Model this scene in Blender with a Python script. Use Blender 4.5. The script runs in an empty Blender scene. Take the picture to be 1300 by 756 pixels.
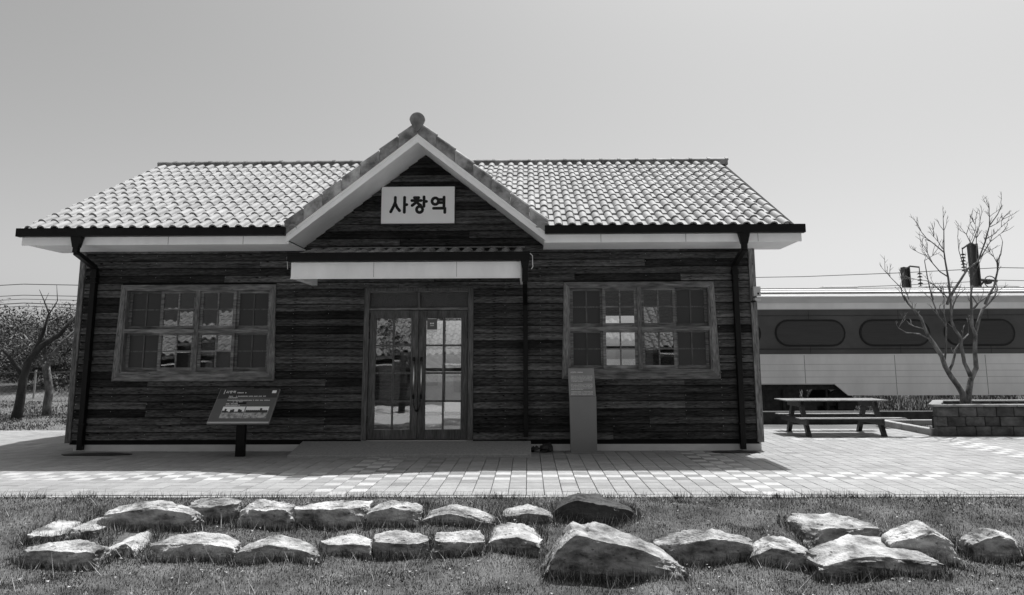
import bpy, bmesh, math, random
import numpy as np
from mathutils import Vector, Matrix
random.seed(7); rng = np.random.default_rng(7)
S = bpy.context.scene
C = S.collection
R = math.radians

# ------------------------------------------------------------------ camera
F_PX, CX, CY, YAW, PITCH, ROLL, HC = 940.0, 656.8, 309.3, -.0144, .1529, -.0033, 1.42
def cam_axes():
    cy, sy = math.cos(YAW), math.sin(YAW)
    r = Vector((cy, -sy, 0)); fw = Vector((sy, cy, 0)); up = Vector((0, 0, 1))
    cp, sp = math.cos(PITCH), math.sin(PITCH)
    fw2 = fw*cp + up*sp; up2 = up*cp - fw*sp
    cr, sr = math.cos(ROLL), math.sin(ROLL)
    return r*cr + up2*sr, up2*cr - r*sr, fw2
AX = cam_axes()
cam = bpy.data.cameras.new('camera'); cam_o = bpy.data.objects.new('camera', cam); C.objects.link(cam_o)
m = Matrix.Identity(4)
for i in range(3):
    m[i][0] = AX[0][i]; m[i][1] = AX[1][i]; m[i][2] = -AX[2][i]
m[2][3] = HC
cam_o.matrix_world = m
cam.sensor_width = 36; cam.lens = 36*F_PX/1300
cam.shift_x = (650-CX)/1300; cam.shift_y = (CY-378)/1300
cam.clip_start = .05; cam.clip_end = 2000
S.camera = cam_o
def at(x, y, Y):                                   # a point at depth Y on the sight line of a photo pixel
    w = AX[0]*((x-CX)/F_PX) + AX[1]*((CY-y)/F_PX) + AX[2]
    w = w*(Y/w.y); return Vector((w.x, w.y, w.z+HC))

# ------------------------------------------------------------------ light
SUN = Vector((.23, .31, 1.0)).normalized()
wd = bpy.data.worlds.new('World'); S.world = wd; wd.use_nodes = True
nt = wd.node_tree; bg = nt.nodes['Background']
sky = nt.nodes.new('ShaderNodeTexSky'); sky.sky_type = 'NISHITA'; sky.sun_disc = False
sky.sun_elevation = math.asin(SUN.z); sky.sun_rotation = math.atan2(SUN.x, SUN.y)
sky.dust_density = 3.2; sky.air_density = 1.0; sky.ozone_density = 1.0
bw = nt.nodes.new('ShaderNodeSeparateColor')     # black and white film behind an orange filter: the red part of the sky
nt.links.new(sky.outputs[0], bw.inputs[0]); nt.links.new(bw.outputs[0], bg.inputs[0])
bg.inputs[1].default_value = .14
sl = bpy.data.lights.new('sun', 'SUN'); sl.energy = 4.3; sl.angle = R(.5); sl.color = (1, 1, 1)
so = bpy.data.objects.new('sun', sl); C.objects.link(so)
so.rotation_euler = SUN.to_track_quat('Z', 'Y').to_euler()
S.view_settings.view_transform = 'Standard'; S.view_settings.look = 'None'
S.view_settings.exposure = .45; S.view_settings.gamma = 1

# ------------------------------------------------------------------ materials (the photograph is black and white: every colour is a grey)
def mat(name, lo, hi=None, scale=(4, 4, 4), detail=6, rough=.8, bump=0, bscale=40, rnd=0, contrast=1.0,
        attr=None, spec=.3, metal=0, spots=None, grain=None, rand_off=False):
    M = bpy.data.materials.new(name); M.use_nodes = True
    n = M.node_tree.nodes; L = M.node_tree.links; b = n['Principled BSDF']
    b.inputs['Roughness'].default_value = rough; b.inputs['Metallic'].default_value = metal
    b.inputs['Specular IOR Level'].default_value = spec
    hi = lo if hi is None else hi
    tc = n.new('ShaderNodeTexCoord'); mp = n.new('ShaderNodeMapping'); mp.inputs['Scale'].default_value = scale
    L.new(tc.outputs['Object'], mp.inputs[0])
    oi = n.new('ShaderNodeObjectInfo')
    if rand_off:
        mm = n.new('ShaderNodeMath'); mm.operation = 'MULTIPLY'; mm.inputs[1].default_value = 37
        L.new(oi.outputs['Random'], mm.inputs[0])
        cb = n.new('ShaderNodeCombineXYZ')
        for i in range(3): L.new(mm.outputs[0], cb.inputs[i])
        L.new(cb.outputs[0], mp.inputs['Location'])
    nz = n.new('ShaderNodeTexNoise'); nz.inputs['Scale'].default_value = 1; nz.inputs['Detail'].default_value = detail
    nz.inputs['Roughness'].default_value = .62
    L.new(mp.outputs[0], nz.inputs[0])
    rp = n.new('ShaderNodeMapRange'); w = .22/contrast
    rp.inputs[1].default_value = .5-w; rp.inputs[2].default_value = .5+w
    rp.inputs[3].default_value = lo; rp.inputs[4].default_value = hi
    L.new(nz.outputs[0], rp.inputs[0]); out = rp.outputs[0]
    def mul(a, bsock):
        q = n.new('ShaderNodeMath'); q.operation = 'MULTIPLY'; L.new(a, q.inputs[0]); L.new(bsock, q.inputs[1]); return q.outputs[0]
    if rnd:
        q = n.new('ShaderNodeMapRange'); q.inputs[3].default_value = 1-rnd; q.inputs[4].default_value = 1+rnd
        L.new(oi.outputs['Random'], q.inputs[0]); out = mul(out, q.outputs[0])
    if attr:
        a = n.new('ShaderNodeAttribute'); a.attribute_name = attr; out = mul(out, a.outputs['Fac'])
    if grain:                                       # fine streaks along the boards
        m2 = n.new('ShaderNodeMapping'); m2.inputs['Scale'].default_value = grain
        L.new(tc.outputs['Object'], m2.inputs[0])
        g = n.new('ShaderNodeTexNoise'); g.inputs['Scale'].default_value = 1; g.inputs['Detail'].default_value = 5
        L.new(m2.outputs[0], g.inputs[0])
        q = n.new('ShaderNodeMapRange'); q.inputs[1].default_value = .3; q.inputs[2].default_value = .7
        q.inputs[3].default_value = .45; q.inputs[4].default_value = 1.6
        L.new(g.outputs[0], q.inputs[0]); out = mul(out, q.outputs[0])
    if spots:                                       # knots and dark specks: (scale, size, darkness)
        m3 = n.new('ShaderNodeMapping'); m3.inputs['Scale'].default_value = spots[0]
        L.new(tc.outputs['Object'], m3.inputs[0])
        v = n.new('ShaderNodeTexVoronoi'); v.inputs['Scale'].default_value = 1
        L.new(m3.outputs[0], v.inputs[0])
        q = n.new('ShaderNodeMapRange'); q.inputs[1].default_value = spots[1]*.5; q.inputs[2].default_value = spots[1]
        q.inputs[3].default_value = spots[2]; q.inputs[4].default_value = 1
        L.new(v.outputs['Distance'], q.inputs[0]); out = mul(out, q.outputs[0])
    L.new(out, b.inputs['Base Color'])
    if bump:
        bt = n.new('ShaderNodeTexNoise'); bt.inputs['Scale'].default_value = bscale; bt.inputs['Detail'].default_value = 6
        if grain: L.new(m2.outputs[0], bt.inputs[0]); bt.inputs['Scale'].default_value = 1
        else: L.new(tc.outputs['Object'], bt.inputs[0])
        bp = n.new('ShaderNodeBump'); bp.inputs['Strength'].default_value = bump; bp.inputs['Distance'].default_value = .02
        L.new(bt.outputs[0], bp.inputs['Height']); L.new(bp.outputs[0], b.inputs['Normal'])
    return M

WOOD = mat('weathered board', .010, .105, (1.3, 1.3, 22), detail=12, rough=.85, rnd=.70, contrast=.95, grain=(12, 12, 85), bump=.8, rand_off=True, spots=((4.2, 0, 11), .15, .05), spec=.08)
TRIM = mat('old window timber', .085, .20, (3, 3, 14), rough=.8, rnd=.25, grain=(5, 5, 40), bump=.3, spots=((4, 4, 9), .07, .3), spec=.2)
TRIMV = mat('old upright timber', .08, .19, (14, 14, 2.5), rough=.8, rnd=.25, grain=(70, 70, 9), bump=.4, spots=((14, 14, 5), .12, .3), spec=.2)
DOORW = mat('door timber', .045, .105, (14, 14, 2.5), rough=.55, rnd=.15, grain=(80, 80, 7), bump=.25, spec=.35)
BACK = mat('tar paper', .004, .008, rough=.9)
WHITE = mat('white painted metal', .76, .93, (2.5, 2.5, 1.2), rough=.5, contrast=.9, rnd=.03)
BLACKP = mat('black painted steel', .004, .008, (5, 5, 5), rough=.45, spec=.15)
DARKM = mat('dark grease metal', .010, .05, (7, 7, 7), rough=.6)
TILE = mat('roof tile', .21, .31, (2.5, 2.5, 2.5), rough=.65, rnd=.1, rand_off=True, bump=.15, bscale=60, spec=.3, contrast=1.4)
TILEA = mat('roof tile joined', .21, .31, (1.2, 1.2, 1.2), rough=.65, attr='tone', bump=.15, bscale=60, spec=.3)
RTILE = mat('dark ridge tile', .12, .30, (5, 5, 5), rough=.6, rnd=.25, rand_off=True, bump=.15, contrast=1.5)
VTILE = mat('stained verge tile', .10, .42, (4, 4, 4), rough=.6, rnd=.3, rand_off=True, bump=.1, contrast=1.6)
CONC = mat('concrete', .28, .42, (5, 5, 5), rough=.85, bump=.3, bscale=90, spots=((3, 3, 3), .12, .7))
YARD = mat('pale bounce yard', .50, .62, (.7, .7, .7), rough=.85, bump=.2, bscale=20)  # pale so that the added yard throws light forward
RAMPM = mat('granite slab', .24, .34, (30, 30, 30), rough=.75, bump=.2, bscale=200, contrast=1.4)
PAVE = mat('paving brick', .235, .30, (8, 8, 8), rough=.8, rnd=0, attr='tone', bump=.25, bscale=140, rand_off=True)
JOINT = mat('joint sand', .10, .18, (20, 20, 20), rough=.95)
SOIL = mat('grass soil', .03, .14, (2.5, 2.5, 2.5), rough=.95, bump=.8, bscale=30, contrast=1.2)
FARG = mat('rough ground', .06, .16, (.6, .6, .6), rough=.95, bump=.8, bscale=6)
BALL = mat('ballast', .03, .22, (16, 16, 16), rough=.95, bump=1, bscale=22, contrast=2)
GRASSM = mat('grass blade', .9, 1.1, (2, 2, 2), rough=.8, attr='tone', spec=.1)
LEAF = mat('leaf', .9, 1.1, (1, 1, 1), rough=.65, attr='tone', spec=.2)
BARK = mat('bark', .05, .22, (10, 10, 5), rough=.9, bump=.8, bscale=30, contrast=1.4)
BARKD = mat('dark bark', .015, .06, (8, 8, 3), rough=.9, bump=.8, bscale=25)
STONE = mat('field stone', .09, .50, (5, 5, 11), detail=12, rough=.92, rnd=.2, rand_off=True, bump=1.0, bscale=38, contrast=1.5, spots=((11, 11, 19), .16, .35), spec=.12)
STONED = mat('dark field stone', .02, .075, (4, 4, 6), rough=.75, bump=.9, bscale=18, rand_off=True)
BLOCK = mat('planter stone', .03, .12, (5, 5, 8), rough=.85, rnd=.35, rand_off=True, bump=.7, bscale=30, contrast=1.2)
PLM = mat('painted plinth', .48, .66, (2, 2, 5), rough=.8, bump=.2)
CAPM = mat('cap stone', .14, .26, (4, 4, 4), rough=.8, bump=.3)
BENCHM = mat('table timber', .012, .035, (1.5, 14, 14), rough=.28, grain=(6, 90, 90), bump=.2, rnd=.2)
TTOP = mat('lit top board', .12, .24, (1.5, 14, 14), rough=.5, grain=(6, 60, 60), bump=.2, rnd=.1)  # table timber made paler: the light on the tops is painted in
TRW = mat('coach pale paint', .70, .92, (1.2, 3, .5), detail=9, rough=.45, contrast=.9, spec=.3)
TRR = mat('coach roof paint', .45, .6, (.8, 2, 2), rough=.55)
TRD = mat('coach dark paint', .055, .10, (.8, 3, 1.2), detail=9, rough=.45, spec=.3)
TRG = mat('coach window glass', .018, .03, (1, 1, 30), rough=.25, spec=.5)
SIGNW = mat('sign face', .86, .92, (2, 2, 2), rough=.45)
INK = mat('black letter', .006, rough=.5)
GREYP = mat('pylon metal', .17, .20, (2, 2, 1), rough=.42, metal=.0, spec=.5)
GREYL = mat('pylon plate', .20, .24, (2, 2, 1), rough=.38, spec=.5)
PRNT = mat('white print', .75, rough=.5)
PNLD = mat('panel dark print', .035, .05, rough=.4)
PNLM = mat('panel mid print', .10, .12, rough=.4)
PNLP = mat('panel picture print', .10, .5, (14, 14, 14), rough=.4, contrast=1.8)
STEEL = mat('polished steel', .45, .6, rough=.3, metal=1)
POST = mat('mast steel', .05, .08, (2, 2, 1), rough=.6)
BEIGE = mat('plastic box', .42, .48, rough=.5)
INTW = mat('plaster', .10, .16, (1, 1, 1), rough=.9)
INTF = mat('floor lino', .14, .2, (2, 2, 2), rough=.35)
FROST = mat('frosted pane', .022, .038, (1.5, 1.5, 1.5), rough=.35, spec=.35, contrast=.7)
TRANS = mat('patterned pane', .03, .045, (6, 6, 6), rough=.25, spec=.6, bump=.6, bscale=70)
HOUSEW = mat('opposite render', .10, .18, (1, 1, 1), rough=.9)
def glass():
    M = bpy.data.materials.new('window glass'); M.use_nodes = True
    n = M.node_tree.nodes; L = M.node_tree.links; n.clear()
    o = n.new('ShaderNodeOutputMaterial'); mx = n.new('ShaderNodeMixShader'); t = n.new('ShaderNodeBsdfTransparent')
    g = n.new('ShaderNodeBsdfGlossy'); g.inputs['Roughness'].default_value = .01
    t.inputs[0].default_value = (.8, .8, .8, 1)
    fr = n.new('ShaderNodeFresnel'); fr.inputs[0].default_value = 1.5
    mm = n.new('ShaderNodeMath'); mm.operation = 'MULTIPLY_ADD'; mm.inputs[1].default_value = 2.6; mm.inputs[2].default_value = .05
    tc = n.new('ShaderNodeTexCoord'); nz = n.new('ShaderNodeTexNoise'); nz.inputs['Scale'].default_value = 2.5; nz.inputs['Detail'].default_value = 1
    bp = n.new('ShaderNodeBump'); bp.inputs['Strength'].default_value = .025; bp.inputs['Distance'].default_value = .02
    L.new(tc.outputs['Object'], nz.inputs[0]); L.new(nz.outputs[0], bp.inputs['Height']); L.new(bp.outputs[0], g.inputs['Normal'])
    L.new(fr.outputs[0], mm.inputs[0]); L.new(mm.outputs[0], mx.inputs[0]); L.new(t.outputs[0], mx.inputs[1]); L.new(g.outputs[0], mx.inputs[2])
    L.new(mx.outputs[0], o.inputs[0]); return M
GLASS = glass()

# ------------------------------------------------------------------ object helpers
def tag(o, label=None, cat=None, group=None, kind=None):
    if label: o['label'] = label
    if cat: o['category'] = cat
    if group: o['group'] = group
    if kind: o['kind'] = kind
    return o
def thing(name, loc, label, cat, group=None):
    o = bpy.data.objects.new(name, None); C.objects.link(o); o.location = loc; o.empty_display_size = .2
    return tag(o, label, cat, group)
def origin_of(o):
    v = Vector((0, 0, 0))
    while o is not None: v += o.location; o = o.parent
    return v
def link(name, me, mt, parent=None, loc=None, rot=None, scale=None):
    """mesh as an object; without loc its coordinates are world coordinates (things carry no rotation)"""
    o = bpy.data.objects.new(name, me); C.objects.link(o)
    if mt and not me.materials: me.materials.append(mt)
    po = Vector((0, 0, 0))
    if parent: o.parent = parent; po = origin_of(parent)
    if parent is not None: o.location = (Vector(loc) if loc is not None else Vector((0, 0, 0))) - po
    elif loc is not None: o.location = loc
    if rot is not None: o.rotation_euler = rot
    if scale is not None: o.scale = scale
    return o
class MB:
    def __init__(s): s.v = []; s.f = []; s.t = []
    def add(s, vs, fs, tone=None):
        k = len(s.v); s.v += [tuple(v) for v in vs]; s.f += [tuple(i+k for i in f) for f in fs]
        if tone is not None: s.t += [tone]*len(vs)
        return s
    def hexa(s, p, tone=None):                      # 8 corners: bottom 0-3 ccw, top 4-7
        return s.add(p, [(3, 2, 1, 0), (4, 5, 6, 7), (0, 1, 5, 4), (1, 2, 6, 5), (2, 3, 7, 6), (3, 0, 4, 7)], tone)
    def box(s, x0, x1, y0, y1, z0, z1, tone=None):
        return s.hexa([(x0, y0, z0), (x1, y0, z0), (x1, y1, z0), (x0, y1, z0), (x0, y0, z1), (x1, y0, z1), (x1, y1, z1), (x0, y1, z1)], tone)
    def prism(s, pts, a, b):                        # polygon pts (3D) extruded from offset a to offset b
        a = Vector(a); b = Vector(b); n = len(pts)
        vs = [Vector(p)+a for p in pts] + [Vector(p)+b for p in pts]
        return s.add(vs, [tuple(range(n))[::-1], tuple(range(n, 2*n))] + [(i, (i+1) % n, n+(i+1) % n, n+i) for i in range(n)])
    def tube(s, pts, rad, seg=6, tone=None, cap=True):
        pts = [Vector(p) for p in pts]; n = len(pts)
        rad = rad if hasattr(rad, '__len__') else [rad]*n
        rings = []; k = 0; vs = []; fs = []; up = None
        for i, p in enumerate(pts):
            d = (pts[min(i+1, n-1)]-pts[max(i-1, 0)]).normalized()
            if up is None: up = Vector((0, 0, 1)) if abs(d.z) < .9 else Vector((1, 0, 0))
            a = d.cross(up).normalized(); b = a.cross(d).normalized(); up = b
            for j in range(seg):
                th = 2*math.pi*j/seg; vs.append(p+(a*math.cos(th)+b*math.sin(th))*rad[i])
        for i in range(n-1):
            for j in range(seg):
                j2 = (j+1) % seg; fs.append((i*seg+j, i*seg+j2, (i+1)*seg+j2, (i+1)*seg+j))
        if cap: fs.append(tuple(range(seg))); fs.append(tuple(range((n-1)*seg, n*seg))[::-1])
        return s.add(vs, fs, tone)
    def mesh(s, name, smooth=False):
        me = bpy.data.meshes.new(name); me.from_pydata(s.v, [], s.f)
        if s.t:
            a = me.attributes.new('tone', 'FLOAT', 'POINT'); a.data.foreach_set('value', np.array(s.t, dtype=np.float32))
        bm = bmesh.new(); bm.from_mesh(me); bmesh.ops.recalc_face_normals(bm, faces=bm.faces); bm.to_mesh(me); bm.free()
        if smooth: me.polygons.foreach_set('use_smooth', [True]*len(me.polygons))
        return me
    def build(s, name, mt, parent=None, **k):
        sm = k.pop('smooth', False); return link(name, s.mesh(name, sm), mt, parent, **k)
def bevel(o, w=.004, seg=1):
    md = o.modifiers.new('bevel', 'BEVEL'); md.width = w; md.segments = seg; md.limit_method = 'ANGLE'; return o
def box(name, mt, parent, x0, x1, y0, y1, z0, z1, bv=0):
    o = MB().box(x0, x1, y0, y1, z0, z1).build(name, mt, parent)
    if bv: bevel(o, bv)
    return o
def tris(name, V, tone, mt, parent=None, per=3):    # V (n*per,3) numpy, tone (n,)
    n = len(V)//per; me = bpy.data.meshes.new(name)
    me.vertices.add(len(V)); me.vertices.foreach_set('co', np.asarray(V, dtype=np.float32).ravel())
    me.loops.add(len(V)); me.loops.foreach_set('vertex_index', np.arange(len(V), dtype=np.int32))
    me.polygons.add(n); me.polygons.foreach_set('loop_start', np.arange(0, len(V), per, dtype=np.int32))
    try: me.polygons.foreach_set('loop_total', np.full(n, per, dtype=np.int32))
    except Exception: pass
    a = me.attributes.new('tone', 'FLOAT', 'POINT'); a.data.foreach_set('value', np.repeat(tone, per).astype(np.float32))
    me.update(calc_edges=True); me.validate()
    return link(name, me, mt, parent)

# ------------------------------------------------------------------ terrain
PROF = [(8.06, 629), (7.6, 644), (7.25, 668), (6.95, 681), (6.65, 706), (6.3, 721), (5.8, 746), (5.3, 775)]
PR = sorted([(Y, at(650, y, Y).z) for Y, y in PROF])
PR[-1] = (8.06, -.012); PR.insert(-1, (7.92, -.014))
PY = np.array([-3., 3.] + [p[0] for p in PR] + [8.2]); PZ = np.array([PR[0][1]-.45, PR[0][1]-.12] + [p[1] for p in PR] + [-.012])
def lawn_z(x, y):
    y = np.asarray(y, float); x = np.asarray(x, float)
    b = np.interp(y, PY, PZ)
    amp = np.clip((8.0-y)/.5, 0, 1)
    return b + amp*(.022*np.sin(x*2.3+y*3.1)+.018*np.sin(x*5.1-y*4.3+1)+.012*np.sin(x*9.7+y*8.3))
def grid_mesh(xs, ys, fz):
    X, Y = np.meshgrid(xs, ys); Z = fz(X, Y); n = len(xs); mrow = len(ys)
    V = np.stack([X, Y, Z], -1).reshape(-1, 3)
    i, j = np.meshgrid(np.arange(n-1), np.arange(mrow-1)); a = (j*n+i).ravel()
    return V.tolist(), np.stack([a, a+1, a+n+1, a+n], -1).tolist()
def rear_z(x, y):
    tx = np.clip((x+6.)/2., 0, 1)                   # cutting only east of the trees
    cut = np.interp(y, [16.6, 16.75, 25.6, 27.5, 32, 45], [-.03, -.62, -.62, .55, .8, .2])
    lft = np.interp(y, [15.2, 16.5, 19, 24, 34, 60], [-.03, .03, .05, .3, 1.4, 2.2])
    return lft*(1-tx)+cut*tx
v, f = grid_mesh(np.concatenate([np.linspace(-300, -20, 10), np.linspace(-16, 30, 116), np.linspace(36, 300, 10)]),
                 np.concatenate([np.linspace(15.2, 40, 120), np.linspace(45, 500, 20)]),
                 lambda x, y: rear_z(x, y)+.03*np.sin(x*3.1+y)*np.sin(y*2.3))
tag(MB().add(v, f).build('ground', FARG, smooth=True), kind='structure')
v, f = grid_mesh(np.array([-300., -14, -9, 0, 8, 12, 16, 300]), np.array([8.0, 12., 15.3]), lambda x, y: -.03+0*x)
tag(MB().add(v, f).build('sand_bed', JOINT), kind='structure')
v, f = grid_mesh(np.concatenate([[-300., -60, -20], np.linspace(-10, 10, 201), [20, 60, 300.]]), np.concatenate([[-300, -40, -12.], np.linspace(-3, 3, 7), np.linspace(3.2, 8.06, 80)]), lawn_z)
tag(MB().add(v, f).build('lawn', SOIL, smooth=True), kind='structure')

tag(MB().box(-60, 60, -60, 1.5, float(lawn_z(0, 1.5))-.6, float(lawn_z(0, 1.5))+.03).build('bounce_yard', YARD), kind='structure')  # unseen pale ground, added to bounce sunlight onto the shaded facade
# ------------------------------------------------------------------ paving
pav = tag(MB().box(-300, 300, 15.2, 15.3, -.06, -.022).build('pavement', CONC), kind='structure')
PW = .192; PX0 = at(681.2, 593, 10).x/1.0
PX0 = -.192*100+.16
def band_tone(i, j, x, y):
    if abs(y-9.25) < .30 or (abs(y-13.55) < .3 and x > 4.5): return 'b'
    for c in (-2.05, 2.62, 7.1): 
        if abs(x-c) < .30 and y < 13.2: return 'b'
    return 'n'
cells = []
ny = int((15.2-8.06)/PW)
for j in range(ny):
    y = 8.06+PW*(j+.5)
    for i in range(0, 230):
        x = PX0+PW*(i+.5)-.0 
        if x < -15 or x > 14.5: continue
        if y > 11.84 and -7.0 < x < 3.66: continue
        if x > 7.3 and y > 13.9: continue
        k = band_tone(i, j, x, y)
        if k == 'b': tone = 1.5 if (i+j) % 2 == 0 else random.choice((.78, .9, 1.0))
        else: tone = 1.0
        tone *= random.uniform(.88, 1.07)*(1+.07*math.sin(x*1.3+y*.7)*math.sin(y*2.1-x*.4)) * (.8 if random.random() < .02 else 1)
        cells.append((y*1000+abs(x), x, y, tone))
cells.sort()
def paver(mb, x, y, tone, z=None):
    g = .0035; h = PW/2-g; b = .004
    z = random.uniform(-.0018, .0018) if z is None else z
    vs = [(x-h, y-h, -.028), (x+h, y-h, -.028), (x+h, y+h, -.028), (x-h, y+h, -.028),
          (x-h, y-h, z-b), (x+h, y-h, z-b), (x+h, y+h, z-b), (x-h, y+h, z-b),
          (x-h+b, y-h+b, z), (x+h-b, y-h+b, z), (x+h-b, y+h-b, z), (x-h+b, y+h-b, z)]
    fs = [(0, 1, 5, 4), (1, 2, 6, 5), (2, 3, 7, 6), (3, 0, 4, 7), (4, 5, 9, 8), (5, 6, 10, 9), (6, 7, 11, 10), (7, 4, 8, 11), (8, 9, 10, 11)]
    mb.add(vs, fs, tone)
near = [c for c in cells if -5.9 < c[1] < 5.9][:300]
ns = set((c[1], c[2]) for c in near)
for _, x, y, t in near:
    mb = MB(); paver(mb, 0, 0, t); link('paver', mb.mesh('paver'), PAVE, pav, loc=(x, y, 0))
mb = MB()
for _, x, y, t in cells:
    if (x, y) not in ns: paver(mb, x, y, t)
tag(mb.build('paver_field', PAVE, pav), kind='stuff')
for i in range(24):                                 # kerb edging between paving and lawn
    x = -14.4+i*1.2; o = MB().box(x+.002, x+1.197, 7.975, 8.052, -.12, -.005+.002*math.sin(i*2.1)).build('edging_stone', CONC, pav); bevel(o, .006)

# ------------------------------------------------------------------ station building
YF = 11.75; BX0, BX1 = -7.17, 3.56; ZB = .165
B = thing('station_building', (-1.75, YF, 0), 'small timber railway station with pale tiled roof and steep front gable', 'station')
WL = (-6.50, -4.02, 1.115, 2.585); WR = (.565, 2.935, 1.13, 2.60); DR = (-2.60, -.865, 0, 2.52)
OPEN = [WL, WR, DR]
GX, GZ, GS = -1.665, 4.70, .79                      # gable axis, soffit apex, slope
# backing wall with openings
def wall_with_openings(name, mt, y0, y1, x0, x1, z0, z1, ops, parent):
    mb = MB(); xs = sorted({x0, x1} | {o[0] for o in ops} | {o[1] for o in ops})
    for a, b in zip(xs, xs[1:]):
        o = [q for q in ops if q[0] <= a+1e-6 and q[1] >= b-1e-6]
        if not o: mb.box(a, b, y0, y1, z0, z1); continue
        q = o[0]
        if q[2] > z0: mb.box(a, b, y0, y1, z0, q[2])
        mb.box(a, b, y0, y1, q[3], z1)
    return mb.build(name, mt, parent)
wall = wall_with_openings('front_wall', BACK, YF+.004, YF+.15, BX0+.02, BX1-.02, .1, 3.20, OPEN, B)
MB().prism([(GX-1.95, 0, 3.20), (GX+1.95, 0, 3.20), (GX, 0, GZ+.02)], (0, YF+.004, 0), (0, YF+.15, 0)).build('gable_backing', BACK, B)
row_h = .1166; stud = .56
def board(xa, xb, z0, z1, xa2=None, xb2=None):
    yb = YF-.034+random.uniform(-.005, .005); yt = YF-.010; g = .009; e = .002
    xa2 = xa if xa2 is None else xa2; xb2 = xb if xb2 is None else xb2
    jz = random.uniform(-.0015, .0015)
    p = [(xa+e, yb, z0+g+jz), (xb-e, yb, z0+g+jz), (xb-e, YF+.003, z0+g+jz), (xa+e, YF+.003, z0+g+jz),
         (xa2+e, yt, z1-.002+jz), (xb2-e, yt, z1-.002+jz), (xb2-e, YF+.003, z1-.002+jz), (xa2+e, YF+.003, z1-.002+jz)]
    c = Vector(((xa+xb)/2, YF, z0)); 
    return MB().hexa([Vector(q)-c for q in p]).build('wall_board', WOOD, wall, loc=c)
zr = ZB; nb = 0; sills = (WL, WR, DR)
while zr < 4.62:
    z1 = zr+row_h
    if zr < 3.15: lo, hi = BX0+.06, BX1-.06; segs = [(lo, hi)]
    else:
        w0 = (GZ-zr)/GS; lo, hi = GX-w0, GX+w0; segs = [(lo, hi)]
    for o in OPEN:
        if zr+row_h*.6 > o[2] and zr+row_h*.4 < o[3]:
            ns2 = []
            for a, b in segs:
                if b <= o[0] or a >= o[1]: ns2.append((a, b)); continue
                if a < o[0]: ns2.append((a, o[0]))
                if b > o[1]: ns2.append((o[1], b))
            segs = ns2
    for a, b in segs:
        x = a
        while x < b-1e-4:
            nx = -7.1+stud*(math.floor((x+7.1)/stud)+random.choice((3, 3, 4, 5, 6)))
            if b-nx < .35: nx = b
            nx = min(nx, b)
            if zr < 3.15: board(x, nx, zr, z1)
            else:
                w1 = (GZ-z1)/GS; board(x, nx, zr, z1, max(x, GX-w1), min(nx, GX+w1))
            nb += 1; x = nx
    zr = z1
# nail heads: tiny bright dots in upright lines
mb = MB()
for k in range(20):
    x = -7.1+stud*k+.012
    z = ZB+.03
    while z < 3.15:
        if not any(o[0]-.03 < x < o[1]+.03 and o[2]-.05 < z < o[3]+.03 for o in OPEN) and random.random() < .8:
            mb.box(x-.003, x+.003, YF-.0255, YF-.02, z-.003, z+.003)
        z += row_h/2
tag(mb.build('nail_head', STEEL, wall), kind='stuff')
# side and rear walls, plinth, corner boards
BY1 = 17.85
for x0, x1 in ((BX0+.02, BX0+.15), (BX1-.15, BX1-.02)):
    mb = MB(); mb.prism([(0, YF+.155, .1), (0, BY1, .1), (0, BY1, 3.2), (0, 14.8, 4.95), (0, YF+.155, 3.2)], (x0, 0, 0), (x1, 0, 0)); sw = mb.build('side_wall', BACK, B)
    mb = MB(); xa = BX0 if x0 < 0 else BX1-.018
    for r in range(40):
        z0 = ZB+r*row_h; 
        y0, y1 = YF+.06, BY1-.05
        if z0 > 3.15: k = (z0+row_h-3.2)*2.2; y0 += k; y1 -= k
        if y1 > y0+.2: mb.box(xa, xa+.018, y0, y1, z0+.003, z0+row_h)
    tag(mb.build('side_board', WOOD, sw), kind='stuff')
wall_with_openings('rear_wall', WOOD, BY1-.12, BY1, BX0+.16, BX1-.16, .1, 3.2,
                   [(-6.2, -4.3, .95, 2.4), (-2.45, -1.55, .1, 2.3), (-1.2, -.3, .9, 2.3), (.9, 2.7, .95, 2.4)], B)
MB().box(-1.25, -.2, BY1-.1, BY1-.05, 1.55, 1.6).box(-.78, -.72, BY1-.1, BY1-.05, .9, 2.3).box(-2.45, -1.55, BY1-.1, BY1-.05, 1.1, 1.18).box(-2.02, -1.97, BY1-.1, BY1-.05, .1, 2.3).box(
    -6.2, -4.3, BY1-.1, BY1-.05, 1.6, 1.66).box(-5.3, -5.22, BY1-.1, BY1-.05, .95, 2.4).box(.9, 2.7, BY1-.1, BY1-.05, 1.62, 1.68).box(1.76, 1.84, BY1-.1, BY1-.05, .95, 2.4).build('rear_window_bars', TRIM, B)
bevel(box('plinth', PLM, B, BX0+.08, BX1+.012, YF+.006, BY1-.02, -.1, ZB-.004), .01)
box('inner_floor', INTF, B, BX0+.16, BX1-.16, YF+.16, BY1-.13, ZB-.003, ZB+.02)
box('inner_ceiling', INTW, B, BX0+.16, BX1-.16, YF+.16, BY1-.13, 2.95, 3.0)
for x0, x1 in ((BX0-.025, BX0+.058), (BX1-.058, BX1+.025)):
    bevel(box('corner_board', TRIMV, B, x0, x1, YF-.045, YF-.024 if 0 else YF+.03, ZB-.035, 3.18), .005)
    xs = BX0-.028 if x0 < 0 else BX1+.028
    bevel(box('corner_board', TRIMV, B, min(xs, xs+(-.02 if x0 < 0 else .02)), max(xs, xs+(-.02 if x0 < 0 else .02)), YF-.02, YF+.12, ZB-.04, 3.16), .005)

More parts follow.
